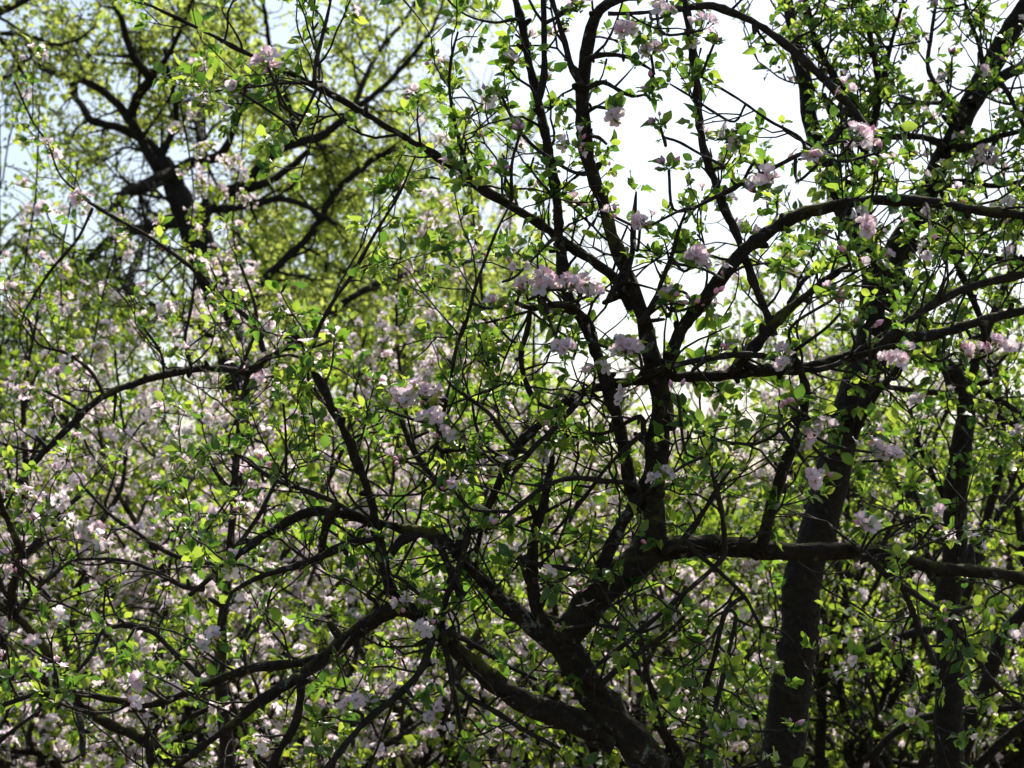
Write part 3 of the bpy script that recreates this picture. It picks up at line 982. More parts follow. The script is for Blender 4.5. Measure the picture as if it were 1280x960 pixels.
# ================================================================= tree with the tall dark trunk
D3 = 6.2
tr = px([(972, 985, 76), (985, 880, 72), (998, 780, 68), (1010, 700, 65), (1025, 640, 64), (1042, 580, 62), (1062, 515, 60), (1082, 450, 61), (1098, 395, 62), (1102, 350, 62), (1096, 315, 50)], D3, 0, 1.1)
b3 = (tr[0][0] - 0.08, tr[0][1])
T3 = Tree('fruit_tree', 'tree with the thickest straight dark trunk, forking high into two leaders against white sky', 'tree', (*b3, 0), M['bark_big'], M['twig'])
T3.limb(to_ground(tr[0], *b3, 1.3) + tr, 'trunk', 0.2)
for l in [
    [(1098, 360, 46), (1078, 305, 40), (1058, 270, 37), (1040, 228, 34), (1022, 180, 32), (1010, 130, 31), (1000, 80, 27), (990, 30, 23), (982, -15, 20), (975, -80, 16), (985, -160, 9)],
    [(1104, 370, 50), (1122, 312, 44), (1145, 270, 42), (1166, 228, 40), (1190, 172, 40), (1222, 112, 40), (1258, 52, 40), (1300, -20, 36), (1340, -90, 28), (1390, -200, 14)],
    [(1214, 130, 24), (1250, 98, 22), (1300, 72, 20), (1350, 40, 14)],
    [(1172, 218, 22), (1183, 250, 18), (1188, 290, 15), (1200, 340, 12), (1225, 400, 9), (1238, 470, 6)],
    [(1184, 188, 14), (1168, 176, 12), (1150, 171, 9), (1120, 171, 9), (1098, 172, 8), (1080, 160, 6)],
    [(1118, 330, 20), (1150, 304, 17), (1185, 286, 14), (1230, 280, 11), (1300, 282, 9)],
    [(1150, 310, 13), (1190, 314, 11), (1235, 322, 10), (1300, 330, 9)],
    [(1082, 160, 12), (1062, 120, 12), (1040, 92, 11), (1020, 50, 9), (1008, 0, 7)],
    [(1080, 270, 12), (1072, 215, 11), (1050, 170, 10), (1030, 118, 8)],
    [(1104, 122, 9), (1096, 92, 9), (1090, 58, 8), (1082, 20, 7), (1078, -10, 6)],
    [(1052, 240, 16), (1075, 205, 12), (1090, 160, 10), (1100, 122, 9), (1110, 70, 6), (1130, 0, 4)],
    [(1200, 160, 8), (1180, 120, 7), (1160, 85, 6), (1165, 40, 5), (1172, -10, 4)],
    [(1230, 100, 8), (1225, 60, 6), (1210, 20, 5), (1205, -10, 4)],
    [(1188, 180, 9), (1215, 182, 8), (1250, 170, 7), (1300, 158, 5)],
    [(1166, 232, 9), (1200, 226, 8), (1245, 232, 7), (1300, 222, 5)],
    [(1205, 145, 8), (1180, 130, 7), (1150, 128, 6), (1128, 120, 4)],
    [(1240, 88, 8), (1262, 120, 7), (1280, 160, 6), (1300, 200, 4)],
    [(1120, 330, 14), (1145, 380, 12), (1168, 430, 9), (1185, 480, 7)],
    [(1070, 300, 12), (1040, 330, 9), (1010, 345, 8), (985, 380, 6)],
    [(1058, 560, 12), (1090, 500, 12), (1118, 465, 10), (1140, 430, 8)],
]:
    T3.limb(px(l, D3, 0.25 * rng.normal()), 'limb', 0.2)
for l in [  # crown continued above the frame, added to shade the lower thicket
    [(975, -80, 15), (1000, -170, 13), (1040, -270, 11), (1060, -380, 7)],
    [(1340, -90, 24), (1320, -190, 17), (1280, -290, 13), (1230, -400, 8)],
    [(1390, -200, 14), (1440, -300, 12), (1480, -420, 8)],
    [(1350, -110, 18), (1450, -140, 14), (1560, -200, 10), (1640, -280, 6)],
]:
    T3.limb(px(l, D3 + 0.1, 0.9 * rng.normal()), 'limb', 0.2)
T3.sunny = 0.0
T3.shoots(0.046, 0.46, 0.0038, sub=0.42, spur_step=0.05)
T3.depth, T3.sites_extra = D3, []
for q in [(1225, 94, 3, 1), (1234, 198, 4, 2), (1246, 208, 3, 1), (1212, 206, 2, 1), (1150, 52, 2, 2), (1190, 72, 1, 2), (1004, 12, 1, 3), (1018, 10, 0, 3), (1170, 10, 1, 2), (1264, 262, 2, 1), (1140, 200, 3, 2), (1110, 205, 2, 1), (1054, 104, 2, 1), (1202, 180, 2, 2), (1260, 330, 2, 2)]:
    cluster(T3, *q, scale=1.1)
T3.sites += T3.sites_extra
T3.clear = False
T3.finish((5, 9), 0.0255, M['leaf'], 0.10, (1, 4), 0.018, True, 0.45)

# ================================================================= second dark trunk at the right
D4 = 6.6
tr = px([(1186, 985, 50), (1187, 880, 48), (1188, 780, 45), (1190, 700, 42), (1196, 620, 38), (1203, 560, 35), (1206, 500, 32), (1196, 465, 28), (1165, 452, 22), (1120, 438, 17), (1080, 415, 12)], D4, 0, 1.15)
b4 = (tr[0][0], tr[0][1] + 0.05)
T4 = Tree('fruit_tree', 'upright slender dark trunk at the right, bending over beside the leaning stems', 'tree', (*b4, 0), M['bark_big'], M['twig'])
T4.limb(to_ground(tr[0], *b4, 1.3) + tr, 'trunk', 0.2)
for l in [
    [(1206, 510, 20), (1216, 465, 17), (1232, 420, 14), (1250, 370, 10), (1270, 320, 7)],
    [(1204, 478, 16), (1235, 492, 13), (1270, 515, 12), (1310, 540, 10)],
    [(1085, 480, 6), (1140, 488, 8), (1180, 492, 9), (1216, 500, 9), (1250, 520, 8), (1310, 560, 7)],
    [(1192, 690, 14), (1160, 650, 9), (1140, 600, 7), (1150, 540, 5)],
    [(1190, 640, 12), (1170, 600, 7), (1150, 560, 6), (1135, 500, 4)],
]:
    T4.limb(px(l, D4, 0.2 * rng.normal()), 'limb', 0.2)
T4.shoots(0.065, 0.42, 0.0035, sub=0.4)
T4.bare(0.12, 0.45, 0.0045)
T4.clear = False
T4.finish((5, 8), 0.026, M['leaf'], 0.10, (1, 4), 0.018, True, 0.4)

# ================================================================= leaning stems at the right
D5 = 8.0
tr = px([(1178, 990, 32), (1208, 925, 32), (1230, 862, 30), (1252, 805, 28), (1280, 765, 26), (1310, 735, 24), (1350, 680, 18)], D5)
b5 = (tr[0][0] - 0.2, tr[0][1] + 0.1)
T5 = Tree('fruit_tree', 'leaning tree at the right edge whose bare stems slant up behind the slender upright trunk', 'tree', (*b5, 0), M['bark_big'], M['twig'])
T5.limb(to_ground(tr[0], *b5, 1.2) + tr, 'trunk', 0.2)
for l in [
    [(1200, 990, 22), (1245, 935, 20), (1280, 905, 18), (1320, 880, 14)],
    [(1080, 950, 9), (1130, 908, 13), (1175, 893, 14), (1230, 888, 12), (1300, 880, 8)],
    [(1208, 745, 18), (1222, 695, 17), (1236, 640, 17), (1250, 592, 15), (1264, 555, 10), (1275, 500, 7)],
    [(1245, 650, 8), (1265, 620, 7), (1300, 590, 6)],
    [(1062, 830, 12), (1110, 802, 15), (1150, 788, 14), (1200, 770, 12)],
]:
    T5.limb(px(l, D5, 0.2 * rng.normal()), 'limb', 0.2)
for l in [  # unseen limbs right of and above the view, added to cast shade
    [(1350, 680, 24), (1380, 560, 20), (1420, 400, 17), (1470, 200, 13), (1520, 0, 9), (1540, -200, 6)],
    [(1375, 580, 18), (1330, 480, 14), (1310, 350, 11), (1320, 200, 8), (1300, 40, 6)],
    [(1440, 320, 14), (1400, 180, 11), (1380, 20, 9), (1330, -140, 6)],
    [(1470, 200, 12), (1540, 100, 10), (1620, -20, 7)],
]:
    T5.limb(px(l, D5, 0.8 * rng.normal()), 'limb', 0.2)
T5.shoots(0.10, 0.45, 0.004, sub=0.45, gap=False)
T5.finish((2, 5), 0.034, M['leaf_far'], 0.12, (1, 4), 0.019, True, 0.3)

D5 = 8.6
tr = px([(1024, 990, 22), (1026, 900, 20), (1030, 835, 18), (1040, 810, 14), (1055, 785, 10), (1057, 745, 8), (1046, 700, 7), (1040, 650, 5)], D5)
b6 = (tr[0][0], tr[0][1])
T6 = Tree('fruit_tree', 'small slim stem forking into a narrow vee beside the thickest trunk', 'tree', (*b6, 0), M['bark_big'], M['twig'])
T6.limb(to_ground(tr[0], *b6, 1.2) + tr, 'trunk', 0.2)
for l in [
    [(1028, 838, 14), (1018, 800, 10), (1015, 760, 8), (1008, 700, 6)],
    [(1040, 830, 9), (1065, 790, 8), (1080, 760, 7), (1110, 700, 5)],
    [(1085, 985, 12), (1105, 900, 10), (1128, 850, 8), (1145, 790, 7), (1135, 740, 5)],
    [(1060, 985, 9), (1085, 930, 8), (1115, 840, 7), (1140, 780, 5)],
]:
    T6.limb(px(l, D5, 0.2 * rng.normal()), 'limb', 0.2)
T6.shoots(0.10, 0.42, 0.0035, sub=0.5, gap=False)
T6.bare(0.10, 0.5, 0.005)
T6.finish((2, 5), 0.034, M['leaf_far'], 0.12, (1, 4), 0.019, True, 0.3)

# ================================================================= apple tree at the left edge
D2 = 5.8
tr = px([(250, 990, 30), (182, 928, 24), (140, 908, 22), (108, 882, 21), (85, 855, 21), (62, 820, 20), (40, 792, 19), (14, 768, 18), (-30, 742, 13), (-80, 700, 8)], D2)
b2 = (tr[0][0] + 0.25, tr[0][1])
T2 = Tree('apple_tree', 'apple tree leaning low to the left edge with a grey limb that forks beside it', 'tree', (*b2, 0), M['bark'], M['twig'])
T2.limb(to_ground(tr[0], *b2, 1.3) + tr, 'trunk', 0.25)
for l in [
    [(14, 772, 15), (15, 735, 14), (28, 696, 13), (10, 652, 9), (-2, 618, 7), (-10, 560, 5)],
    [(26, 700, 11), (58, 664, 10), (78, 640, 8), (100, 620, 5)],
    [(90, 862, 14), (60, 852, 14), (30, 846, 13), (-15, 850, 11)],
    [(95, 880, 10), (102, 910, 9), (104, 945, 7)],
    [(20, 765, 8), (42, 740, 7), (62, 722, 6), (90, 700, 4)],
    [(98, 838, 5), (116, 815, 6), (128, 790, 6), (155, 782, 7), (190, 790, 7), (215, 812, 7), (250, 845, 8)][::-1],
    [(190, 790, 4), (155, 780, 5), (120, 795, 4)],
]:
    T2.limb(px(l, D2, 0.2 * rng.normal()), 'limb', 0.25)
for l in [
    [(300, 718, 7), (270, 706, 7), (236, 700, 6), (200, 685, 6), (170, 665, 5), (140, 645, 5), (108, 612, 4)],
    [(234, 698, 4), (256, 666, 4), (282, 628, 3)],
    [(255, 736, 10), (230, 733, 8), (200, 718, 6), (150, 700, 5), (70, 700, 3)],
]:
    T2.limb(px(l, D2 - 0.3, 0.1 * rng.normal()), 'branch', 0.25)
T2.shoots(0.10, 0.36, 0.0034, sub=0.45, gap=False)
T2.bare(0.16, 0.35, 0.004)
T2.depth, T2.sites_extra = D2, []
for q in [(120, 668, 4, 1), (136, 690, 3, 1), (96, 680, 3, 1), (132, 735, 4, 0), (40, 812, 2, 2), (20, 720, 3, 1), (8, 700, 3, 1), (42, 745, 2, 2), (215, 870, 2, 2)]:
    cluster(T2, *q, scale=1.1)
T2.sites += T2.sites_extra
T2.finish((3, 6), 0.026, M['leaf'], 0.42, (2, 5), 0.019, True, 0.3)

# ================================================================= slim apple tree with the long arching branch
D9 = 6.4
tr = px([(288, 990, 30), (278, 880, 26), (276, 800, 20), (283, 730, 14), (291, 650, 11), (297, 560, 11), (305, 502, 11), (316, 464, 11), (350, 440, 9), (395, 425, 5)], D9)
b9 = (tr[0][0], tr[0][1])
T9 = Tree('apple_tree', 'slim apple tree whose stem bends into one branch arching down to the left edge', 'tree', (*b9, 0), M['bark'], M['twig'])
T9.limb(to_ground(tr[0], *b9, 1.3) + tr, 'trunk', 0.25)
T9.limb(px([(318, 466, 11), (290, 463, 11), (255, 461, 11.5), (218, 466, 11.5), (178, 476, 11), (132, 494, 10.5), (92, 528, 10), (52, 568, 9), (20, 608, 8), (-12, 640, 7), (-60, 700, 5)], D9, -0.4), 'limb', 0.25)
for l in [
    [(107, 517, 5), (82, 502, 4.5), (55, 488, 4)],
    [(58, 565, 5), (30, 562, 4), (-10, 550, 3.5)],
    [(110, 252, 5), (150, 276, 5), (186, 296, 5), (220, 320, 5.5), (252, 346, 6), (290, 382, 6), (318, 405, 7), (330, 440, 8)][::-1],
    [(112, 252, 4), (76, 220, 3), (60, 180, 3), (40, 150, 2.8), (18, 102, 2.4)],
    [(116, 260, 4), (96, 300, 3.8), (62, 340, 3.6), (34, 384, 3.2), (28, 400, 3)],
    [(130, 494, 6), (118, 470, 5), (100, 452, 5), (80, 440, 4), (48, 430, 4), (36, 400, 3)],
    [(240, 462, 5), (232, 425, 4), (240, 380, 4), (244, 340, 3)],
    [(300, 462, 5), (320, 410, 5), (315, 370, 4), (300, 330, 3)],
    [(205, 466, 4), (200, 440, 4), (180, 410, 3)],
    [(145, 488, 4), (143, 520, 3), (142, 528, 3)],
    [(98, 528, 3), (110, 560, 3), (132, 592, 2.5)],
    [(294, 620, 6), (270, 590, 5), (250, 560, 4)],
    [(290, 690, 7), (320, 650, 6), (345, 600, 5), (365, 550, 4)],
]:
    T9.limb(px(l, D9 - 0.2, 0.1 * rng.normal()), 'branch', 0.25)
T9.shoots(0.11, 0.26, 0.003, sub=0.35, gap=False)
T9.bare(0.16, 0.35, 0.004)
T9.finish((3, 6), 0.025, M['leaf'], 0.42, (2, 5), 0.019, True, 0.25)

# ================================================================= apple trees in blossom behind
BG_GROUP = 'apple trees in blossom behind the front row'


def back_apple(label, x, y, h, spread, n_limb, seed_lean, flower_p=0.55, leaf_size=0.034, hanging=None, leafm='leaf_far', leafk=(3, 6), dens=1.2, fk=(6, 11)):
    t = Tree('apple_tree', label, 'tree', (x, y, 0), M['bark'], M['twig'], BG_GROUP)
    r0 = 0.045 + 0.012 * R()
    top = 0.35 + 0.25 * R()
    t.limb([(x, y, -0.05, r0 * 1.4), (x + 0.02, y, 0.15, r0 * 1.1), (x + seed_lean * 0.3, y + 0.05, top * 0.6, r0), (x + seed_lean * 0.6, y, top, r0 * 0.9)], 'trunk', 0.25, keep=False)
    o = np.array([x + seed_lean * 0.6, y, top - 0.05])
    for k in range(n_limb):
        az = k / n_limb * 6.283 + R() * 0.8
        out = np.array([math.cos(az), math.sin(az), 0]) * spread
        L = []
        rr = r0 * (0.5 + 0.2 * R())
        hh = h * (0.72 + 0.38 * R())
        reach = 0.35 + 0.75 * R()
        if k % 3 == 2:                        # a low bough
            hh, reach = top + (h - top) * (0.25 + 0.3 * R()), 1.0 + 0.2 * R()
        kx = rng.normal(size=(6, 3)) * 0.10
        for i in range(6):
            q = i / 5
            L.append((*(o + out * reach * q ** 0.9 + np.array([0, 0, (hh - top) * (q ** (0.8 + 0.5 * reach)) * (1.08 - 0.3 * reach)]) + kx[i] * q), rr * (1 - 0.86 * q)))
        s = t.limb(L, 'limb', 0.2)
        # secondary boughs
        m = int(9 * dens)
        for j in range(m):
            i = int(len(s) * (0.2 + 0.78 * (j + R()) / m))
            i = min(i, len(s) - 2)
            tg = unit(s[i + 1, :3] - s[i, :3])
            d = side_dir(tg, 0.5, 1.2, 0.15)
            LL = (0.35 + 0.7 * R()) * spread * 0.62
            w = np.array(wander(s[i, :3], d, LL, min(0.012, s[i, 3] * 0.7), 0.003, 0.06, 0.16, 0.02))
            tube(t.tw, w, 5)
            back_twigs(t, w, 0.075 / dens)
    if hanging:
        for l in hanging:
            w = spline(px(l[1], l[0], 0, 0.6), 0.05)
            ph = rng.random(3) * 40
            for q in w:
                q[0] += 0.06 * mnoise.noise(Vector((q[2] * 2.2, ph[0], 0)))
                q[1] += 0.06 * mnoise.noise(Vector((q[2] * 2.2, ph[1], 5)))
            tube(t.tw, w, 5)
            back_twigs(t, w, 0.05, 0.06)
    t.finish(leafk, leaf_size, M[leafm], flower_p, fk, 0.0165, False, 0.12, jitter=0.012)
    return t


def back_twigs(t, w, gap, L0=0.22):
    seg = np.linalg.norm(np.diff(w[:, :3], axis=0), axis=1)
    acc = 0
    for i in range(1, len(w)):
        acc += seg[i - 1]
        while acc > gap:
            acc -= gap
            tg = unit(w[i, :3] - w[i - 1, :3])
            d = side_dir(tg, 0.5, 1.3, 0.25)
            s = np.array(wander(w[i, :3], d, L0 * (0.25 + R()), 0.0028, 0.0018, 0.045, 0.25, 0.03))
            tube(t.tw, s, 4)
            for k in range(1, len(s)):
                if R() < 0.75:
                    t.sites.append((*s[k, :3], *unit(s[k, :3] - s[k - 1, :3] + rng.normal(size=3) * 0.6)))
    t.sites.append((*w[-1, :3], *unit(w[-1, :3] - w[-2, :3])))


def bx(px_, d):
    return (px_ - 640) / FPX * d


back_apple('blossoming apple tree at the left edge with drooping strings of pale flowers', bx(40, 9.2), 9.2, 2.8, 1.25, 6, -0.1, 0.47,
           hanging=[(9.0, [(48, 130, 3), (38, 220, 4), (33, 320, 4), (30, 400, 4), (28, 480, 3)]),
                    (9.1, [(90, 200, 3), (86, 290, 4), (84, 380, 4), (83, 460, 3)]),
                    (9.0, [(145, 240, 3), (136, 300, 4), (124, 370, 4), (118, 440, 4), (108, 500, 3)])])
back_apple('blossoming apple tree with one long flower string hanging before the big old tree', bx(230, 10.2), 10.2, 3.2, 1.35, 7, 0.1, 0.47,
           hanging=[(9.6, [(225, 70, 3), (228, 140, 4), (234, 200, 4), (240, 250, 4), (236, 330, 4), (230, 420, 4)]),
                    (9.8, [(248, 60, 2.5), (252, 150, 3.5), (258, 230, 3.5), (262, 330, 3)]),
                    (9.8, [(300, 150, 3), (298, 240, 4), (300, 330, 4), (305, 400, 3)])])
back_apple('blossoming apple tree filling the space under the long diagonal branch', bx(430, 9.8), 9.8, 3.4, 1.3, 7, -0.1, 0.47)
back_apple('blossoming apple tree close behind the twin leaders of the gnarled tree', bx(600, 10.6), 10.6, 3.7, 1.3, 7, 0.1, 0.42)
back_apple('blossoming apple tree low behind the forked trunk', bx(750, 9.6), 9.6, 2.9, 1.2, 7, 0.1, 0.42)
back_apple('greener apple tree between the forked trunk and the thickest trunk', bx(900, 10.5), 10.5, 3.0, 1.2, 8, 0.0, 0.2)
back_apple('leafy apple tree seen between the thickest trunk and the slender upright one', bx(1090, 11.0), 11.0, 3.6, 1.3, 9, 0.0, 0.2)
back_apple('leafy apple tree behind the leaning stems at the right edge', bx(1270, 11.0), 11.0, 3.9, 1.3, 9, 0.0, 0.16)
back_apple('farther apple tree in full flower low at the left', bx(120, 13.0), 13.0, 2.7, 1.6, 7, 0.1, 0.66)
back_apple('farther apple tree in full flower below the big old tree', bx(330, 13.6), 13.6, 3.1, 1.7, 7, 0.0, 0.66)
back_apple('farther apple tree in full flower left of the forked trunk', bx(540, 13.8), 13.8, 3.2, 1.6, 7, 0.0, 0.62)
back_apple('farther apple tree with few flowers right of the forked trunk', bx(800, 14.0), 14.0, 2.3, 1.5, 6, 0.0, 0.4)

for lab, x_, d_, h_, w_, fp in [
    ('low blossoming apple bush at the bottom left corner', 60, 7.6, 1.75, 0.8, 0.45),
    ('low blossoming apple bush behind the slim arching tree', 215, 8.2, 1.85, 0.85, 0.45),
    ('low blossoming apple bush under the low mossy limb', 400, 7.8, 1.75, 0.85, 0.42),
    ('low blossoming apple bush left of the leaning forked trunk', 570, 8.3, 1.8, 0.85, 0.40),
    ('low blossoming apple bush right of the leaning forked trunk', 850, 8.4, 1.8, 0.8, 0.26),
    ('low leafy apple bush between the thickest trunk and the upright one', 1100, 8.8, 1.8, 0.8, 0.15),
    ('low leafy apple bush at the bottom right corner', 1255, 9.4, 1.9, 0.8, 0.15),
]:
    back_apple(lab, bx(x_, d_), d_, h_, w_, 6, 0.0, fp, dens=0.8)

# ================================================================= big old tree with yellow-green leaves, upper left
D6 = 21.0
base6 = (bx(318, D6), D6 + 0.3)
OAK = Tree('oak_tree', 'big old tree with crooked black limbs and fresh yellow-green leaves at the upper left', 'tree', (*base6, 0), M['oak_bark'], M['oak_bark'])
tr = px([(316, 700, 52), (306, 560, 46), (296, 470, 42), (282, 400, 40), (264, 345, 40), (246, 298, 38), (228, 255, 32), (214, 222, 26), (204, 200, 20)], D6)
OAK.limb(to_ground(tr[0], *base6, 1.5) + tr, 'trunk', 0.25)
oak_l = [
    [(212, 220, 18), (196, 190, 13), (180, 175, 12), (150, 160, 11), (114, 150, 10), (101, 130, 9), (90, 114, 8), (97, 90, 8), (112, 68, 6), (126, 52, 5), (148, 36, 4)],
    [(200, 216, 15), (184, 190, 13), (174, 168, 13), (160, 146, 12), (132, 116, 10), (100, 100, 9), (70, 92, 8), (48, 82, 8), (34, 56, 6), (24, 36, 5)],
    [(160, 148, 14), (172, 122, 13), (187, 100, 13), (182, 90, 12), (168, 72, 10), (157, 46, 9), (152, 24, 8), (140, 0, 6), (130, -40, 4)],
    [(187, 100, 9), (206, 76, 7), (225, 40, 6), (240, 0, 5), (250, -50, 3)],
    [(214, 222, 20), (234, 206, 15), (258, 200, 13), (278, 192, 12), (290, 168, 9), (300, 140, 6), (310, 100, 5)],
    [(222, 214, 20), (196, 226, 19), (172, 236, 16), (156, 240, 11), (140, 262, 6)],
    [(244, 285, 26), (218, 276, 19), (188, 286, 15), (152, 290, 14), (124, 312, 11), (98, 336, 9), (68, 362, 7), (40, 372, 5)],
    [(246, 282, 24), (268, 246, 16), (300, 234, 15), (322, 214, 14), (346, 188, 13), (372, 178, 12), (405, 168, 11), (440, 140, 9), (480, 108, 7), (520, 64, 6), (545, 26, 4), (560, -20, 3)],
    [(310, 236, 12), (345, 222, 10), (384, 190, 8), (410, 160, 6)],
    [(254, 200, 12), (250, 168, 11), (252, 140, 10), (255, 112, 10), (250, 84, 7), (260, 40, 5), (275, 0, 4)],
    [(290, 400, 16), (320, 360, 13), (350, 330, 10), (390, 290, 9), (420, 240, 9), (450, 212, 9), (472, 196, 8), (500, 186, 6), (540, 180, 4)],
    [(440, 140, 8), (460, 90, 7), (480, 55, 6), (510, 20, 5), (530, -20, 4)],
    [(152, 400, 9), (160, 352, 9), (176, 312, 8), (186, 280, 7)],
    [(160, 366, 7), (148, 346, 6), (144, 320, 4)],
    [(296, 470, 18), (260, 420, 14), (200, 385, 12), (155, 392, 10), (120, 410, 6)],
    [(300, 500, 16), (350, 440, 12), (400, 400, 10), (460, 360, 9), (520, 340, 7), (600, 325, 4)],
    [(372, 178, 8), (360, 130, 7), (340, 70, 6), (330, 10, 5), (320, -50, 3)],
    [(240, 260, 14), (290, 260, 10), (360, 250, 8), (420, 280, 6)],
    [(200, 200, 10), (220, 150, 8), (215, 110, 6), (205, 60, 5)],
]
for l in oak_l:
    OAK.limb(px(l, D6, 1.2 * rng.normal()), 'limb', 0.25)


def oak_spray(t, l, spacing, L0, leaf_gap, up=0.0, sag=0.0):
    seg = np.linalg.norm(np.diff(l[:, :3], axis=0), axis=1)
    acc, nxt = 0.0, spacing
    for i in range(2, len(l)):
        acc += seg[i - 1]
        if acc < nxt:
            continue
        nxt = acc + spacing * (0.5 + R())
        tg = unit(l[i, :3] - l[i - 1, :3])
        d = side_dir(tg, 0.5, 1.3, 0.1)
        if d[1] < 0.0 and R() < 0.93:        # the crown is fuller on its sunny far side
            d[1] = -d[1]
        w = np.array(wander(l[i, :3], d, L0 * (0.35 + 0.9 * R()), min(0.02, l[i, 3] * 0.5), 0.006, 0.12, 0.22, up))
        tube(t.tw, w, 5)
        for k in range(2, len(w)):
            for _ in range(3):
                if R() < 0.62:
                    s = np.array(wander(w[k, :3], side_dir(unit(w[k, :3] - w[k - 1, :3]), 0.5, 1.4, -sag), 0.18 + 0.4 * R(), 0.006, 0.004, 0.09, 0.25, -sag * 0.3))
                    tube(t.tw, s, 4)
                    for q in range(1, len(s)):
                        if R() < leaf_gap:
                            t.sites.append((*s[q, :3], *unit(rng.normal(size=3) + np.array([0, 0, 0.2]))))


for l in list(OAK.lines):
    oak_spray(OAK, l, 0.17, 1.0, 0.75, 0.0, 0.25)
# the crown is open round the main crotch on the near side
CR = P(225, 262, D6)
OAK.sites = [q for q in OAK.sites if not (q[1] < D6 + 0.5 and abs(q[0] - CR[0]) < 0.75 and abs(q[2] - CR[2]) < 0.85)]
thick = np.vstack([l[l[:, 3] > 0.028][::3, :3] for l in OAK.lines if (l[:, 3] > 0.028).any()])


def clear_of_wood(q):                          # leaves sit on outer twigs, not against the thick limbs
    d = thick - np.array(q[:3])
    return not ((np.hypot(d[:, 0], d[:, 2]) < 0.13) & (d[:, 1] > -0.02) & (d[:, 1] < 1.6)).any()


OAK.sites = [q for q in OAK.sites if clear_of_wood(q)]
OAK.finish((4, 7), 0.060, M['oak_leaf'], 0, near=False, jitter=0.05, spread=(0.4, 1.5), droop=0.3)

# corner bough of another tree, upper left
OB = Tree('oak_tree', 'dark bough of a tree out of view reaching in at the top left corner', 'tree', (bx(-330, 19), 19.0, 0), M['oak_bark'], M['oak_bark'])
tr = [(bx(-330, 19), 19, -0.05, 0.22), (bx(-330, 19), 19, 2.0, 0.18), *px([(-300, 160, 30), (-220, 90, 22), (-100, 45, 14), (0, 14, 10), (35, -2, 8), (80, -40, 5)], 19)]
OB.limb(tr, 'trunk', 0.2)
for l in [[(-100, 45, 10), (-40, 42, 7), (0, 42, 6), (38, 45, 5), (72, 56, 4), (100, 48, 4), (118, 34, 3)],
          [(-120, 110, 9), (-40, 104, 7), (0, 98, 6), (14, 93, 5)],
          [(-100, 45, 10), (-40, 20, 7), (10, 60, 5), (30, 95, 4)]]:
    OB.limb(px(l, 19, 0.4), 'limb', 0.2)
for l in list(OB.lines):
    oak_spray(OB, l, 0.22, 0.7, 0.6, 0.0, 0.2)
OB.finish((2, 4), 0.07, M['oak_leaf'], 0, near=False, jitter=0.05, spread=(0.4, 1.5), droop=0.3)

# ================================================================= birches
def birch(label, x, d, h, leafy, droop, n_l, lean=0.0, spread=1.6, leaf=0.055, low=0.25, matl='leaf_far'):
    t = Tree('birch_tree', label, 'tree', (x, d, 0), M['oak_bark'], M['oak_bark'])
    L = [(x + lean * q * q, d, -0.05 + (h + .05) * q, 0.10 * (1 - 0.93 * q)) for q in (0, .15, .35, .55, .75, .9, 1)]
    s = t.limb(L, 'trunk', 0.15)
    for k in range(n_l):
        i = min(len(s) - 2, int(len(s) * (low + (0.98 - low) * (k + R()) / n_l)))
        q = i / len(s)
        az = k * 2.4 + R()
        dr = np.array([math.cos(az) * 0.7, math.sin(az) * 0.7, 0.8])
        w = np.array(wander(s[i, :3], dr, spread * (1.15 - 0.75 * q) * (0.7 + 0.5 * R()), s[i, 3] * 0.4, 0.006, 0.15, 0.10, -droop * 0.10 + 0.03))
        tube(t.tw, w, 5)
        for a in range(2, len(w)):
            for _ in range(3):
                if R() < 0.7:
                    dd = side_dir(unit(w[a, :3] - w[a - 1, :3]), 0.3, 0.9, 0.1 - droop * 0.5)
                    z = np.array(wander(w[a, :3], dd, 0.35 + 0.75 * R() * (1 + droop), 0.005, 0.003, 0.10, 0.10, -droop * 0.28))
                    tube(t.tw, z, 4)
                    for c in range(1, len(z)):
                        if R() < leafy:
                            t.sites.append((*z[c, :3], *unit(rng.normal(size=3) + np.array([0, 0, -droop]))))
    t.finish((2, 4), leaf, M[matl], 0, near=False, jitter=0.04, spread=(0.4, 1.5), droop=0.3)


birch('birch with long drooping leafy twigs at the left edge', bx(-10, 17), 17, 5.3, 0.8, 1.0, 22, 0.0, 1.5)
birch('second drooping birch between the left edge and the big old tree', bx(75, 19), 19, 4.8, 0.75, 1.0, 20, 0.1, 1.4)
birch('nearly bare birch with fine ascending twigs against the pale sky at top centre', bx(610, 30), 30, 7.8, 0.10, 0.0, 30, -0.2, 2.2, 0.05)
birch('thinly leafed birch behind the right side of the big old tree', bx(480, 27), 27, 7.2, 0.35, 0.1, 26, -0.1, 2.2, 0.06)

birch('full yellow-green tree behind the big old tree on its right', bx(400, 26), 26, 6.9, 1.0, 0.5, 34, 0.1, 2.3, 0.10, 0.12, 'oak_leaf')
birch('full yellow-green tree behind the upper part of the diagonal branch', bx(560, 28), 28, 5.9, 1.0, 0.4, 30, 0.0, 2.2, 0.10, 0.12, 'oak_leaf')

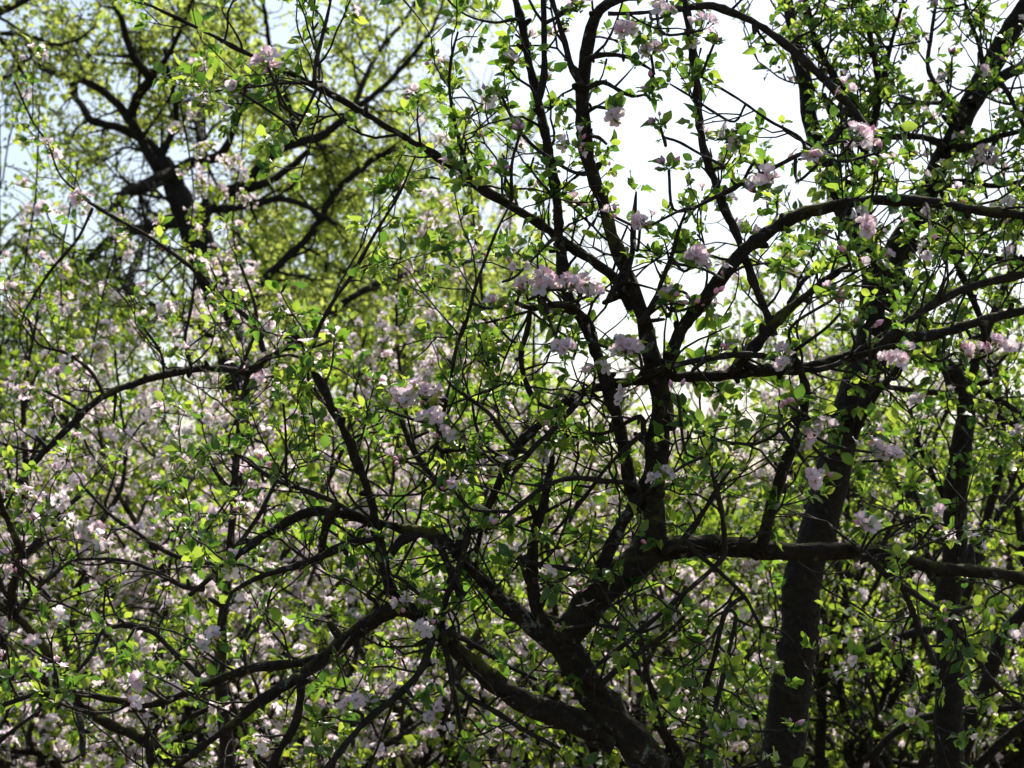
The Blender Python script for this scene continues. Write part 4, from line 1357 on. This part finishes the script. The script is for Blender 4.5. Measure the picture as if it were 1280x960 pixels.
# ================================================================= shrubs at the far side
def shrub(label, x, d, h, w, leafm='leaf_far', stems=16, leaf=0.07, leafy=0.8):
    t = Tree('shrub', label, 'shrub', (x, d, 0), M['twig'], M['twig'], 'shrubs along the far side of the orchard')
    for k in range(stems):
        az = R() * 6.283
        rr = w * 0.25 * R()
        p = (x + math.cos(az) * rr, d + math.sin(az) * rr, -0.03)
        dr = np.array([math.cos(az) * 0.55 * R(), math.sin(az) * 0.55 * R(), 1.0])
        z = np.array(wander(p, dr, h * (0.6 + 0.5 * R()), 0.012, 0.004, 0.12, 0.10, 0.0))
        tube(t.tw, z, 5)
        for c in range(2, len(z)):
            for _ in range(3):
                y = np.array(wander(z[c, :3], side_dir(unit(z[c, :3] - z[c - 1, :3]), 0.5, 1.4, 0.2), w * 0.3 * (0.3 + R()), 0.005, 0.003, 0.09, 0.2, 0.02))
                tube(t.tw, y, 4)
                for q in range(1, len(y)):
                    if R() < leafy:
                        t.sites.append((*y[q, :3], *unit(rng.normal(size=3) + np.array([0, 0, 0.4]))))
    t.finish((2, 4), leaf, M[leafm], 0, near=False, jitter=0.03, name_twigs='stems')


for lab, x_, d_, h_, w_ in [
    ('bright leafy shrub at the far left under the drooping birches', 30, 18, 2.6, 2.0),
    ('bright leafy shrub below the big old tree trunk', 210, 19, 2.4, 2.2),
    ('bright leafy shrub right of the big old tree trunk', 400, 18, 2.5, 2.0),
    ('bright leafy shrub behind the diagonal branch', 560, 20, 2.6, 2.0),
    ('low bright shrub behind the forked trunk', 720, 19, 2.7, 2.0),
    ('low bright shrub between the fork and the thickest trunk', 880, 20, 3.1, 2.2),
    ('bright yellow-green shrub right of the thickest trunk', 1060, 17, 3.2, 2.0),
    ('bright yellow-green shrub behind the slender upright trunk', 1180, 18.5, 3.5, 2.2),
    ('bright yellow-green shrub behind the leaning stems', 1300, 17.5, 3.7, 2.2),
]:
    shrub(lab, bx(x_, d_), d_, h_, w_)


# ================================================================= the far wood edge: one low mass of leaves
fw = Acc()
n = 42000
fx = (R(n) - 0.5) * 60
fy = 44 + 16 * R(n)
hh = np.array([2.6 + 1.5 * mnoise.noise(Vector((a * 0.22, b * 0.15, 5))) + 0.9 * mnoise.noise(Vector((a * 0.9, b * 0.5, 9))) for a, b in zip(fx, fy)])
fz = hh * R(n) ** 0.6
far_rot = frames(unit(rng.normal(size=(n, 3))), rng.normal(size=(n, 3)))
scatter(fw, LEAVES_FAR[0], np.stack([fx, fy, fz], 1), far_rot, 0.22 + 0.25 * R(n))
o = fw.build('far_woods', [M['leaf_far']])
o['kind'] = 'stuff'
o['label'] = 'low green wood edge far behind the orchard'
o['category'] = 'woods'
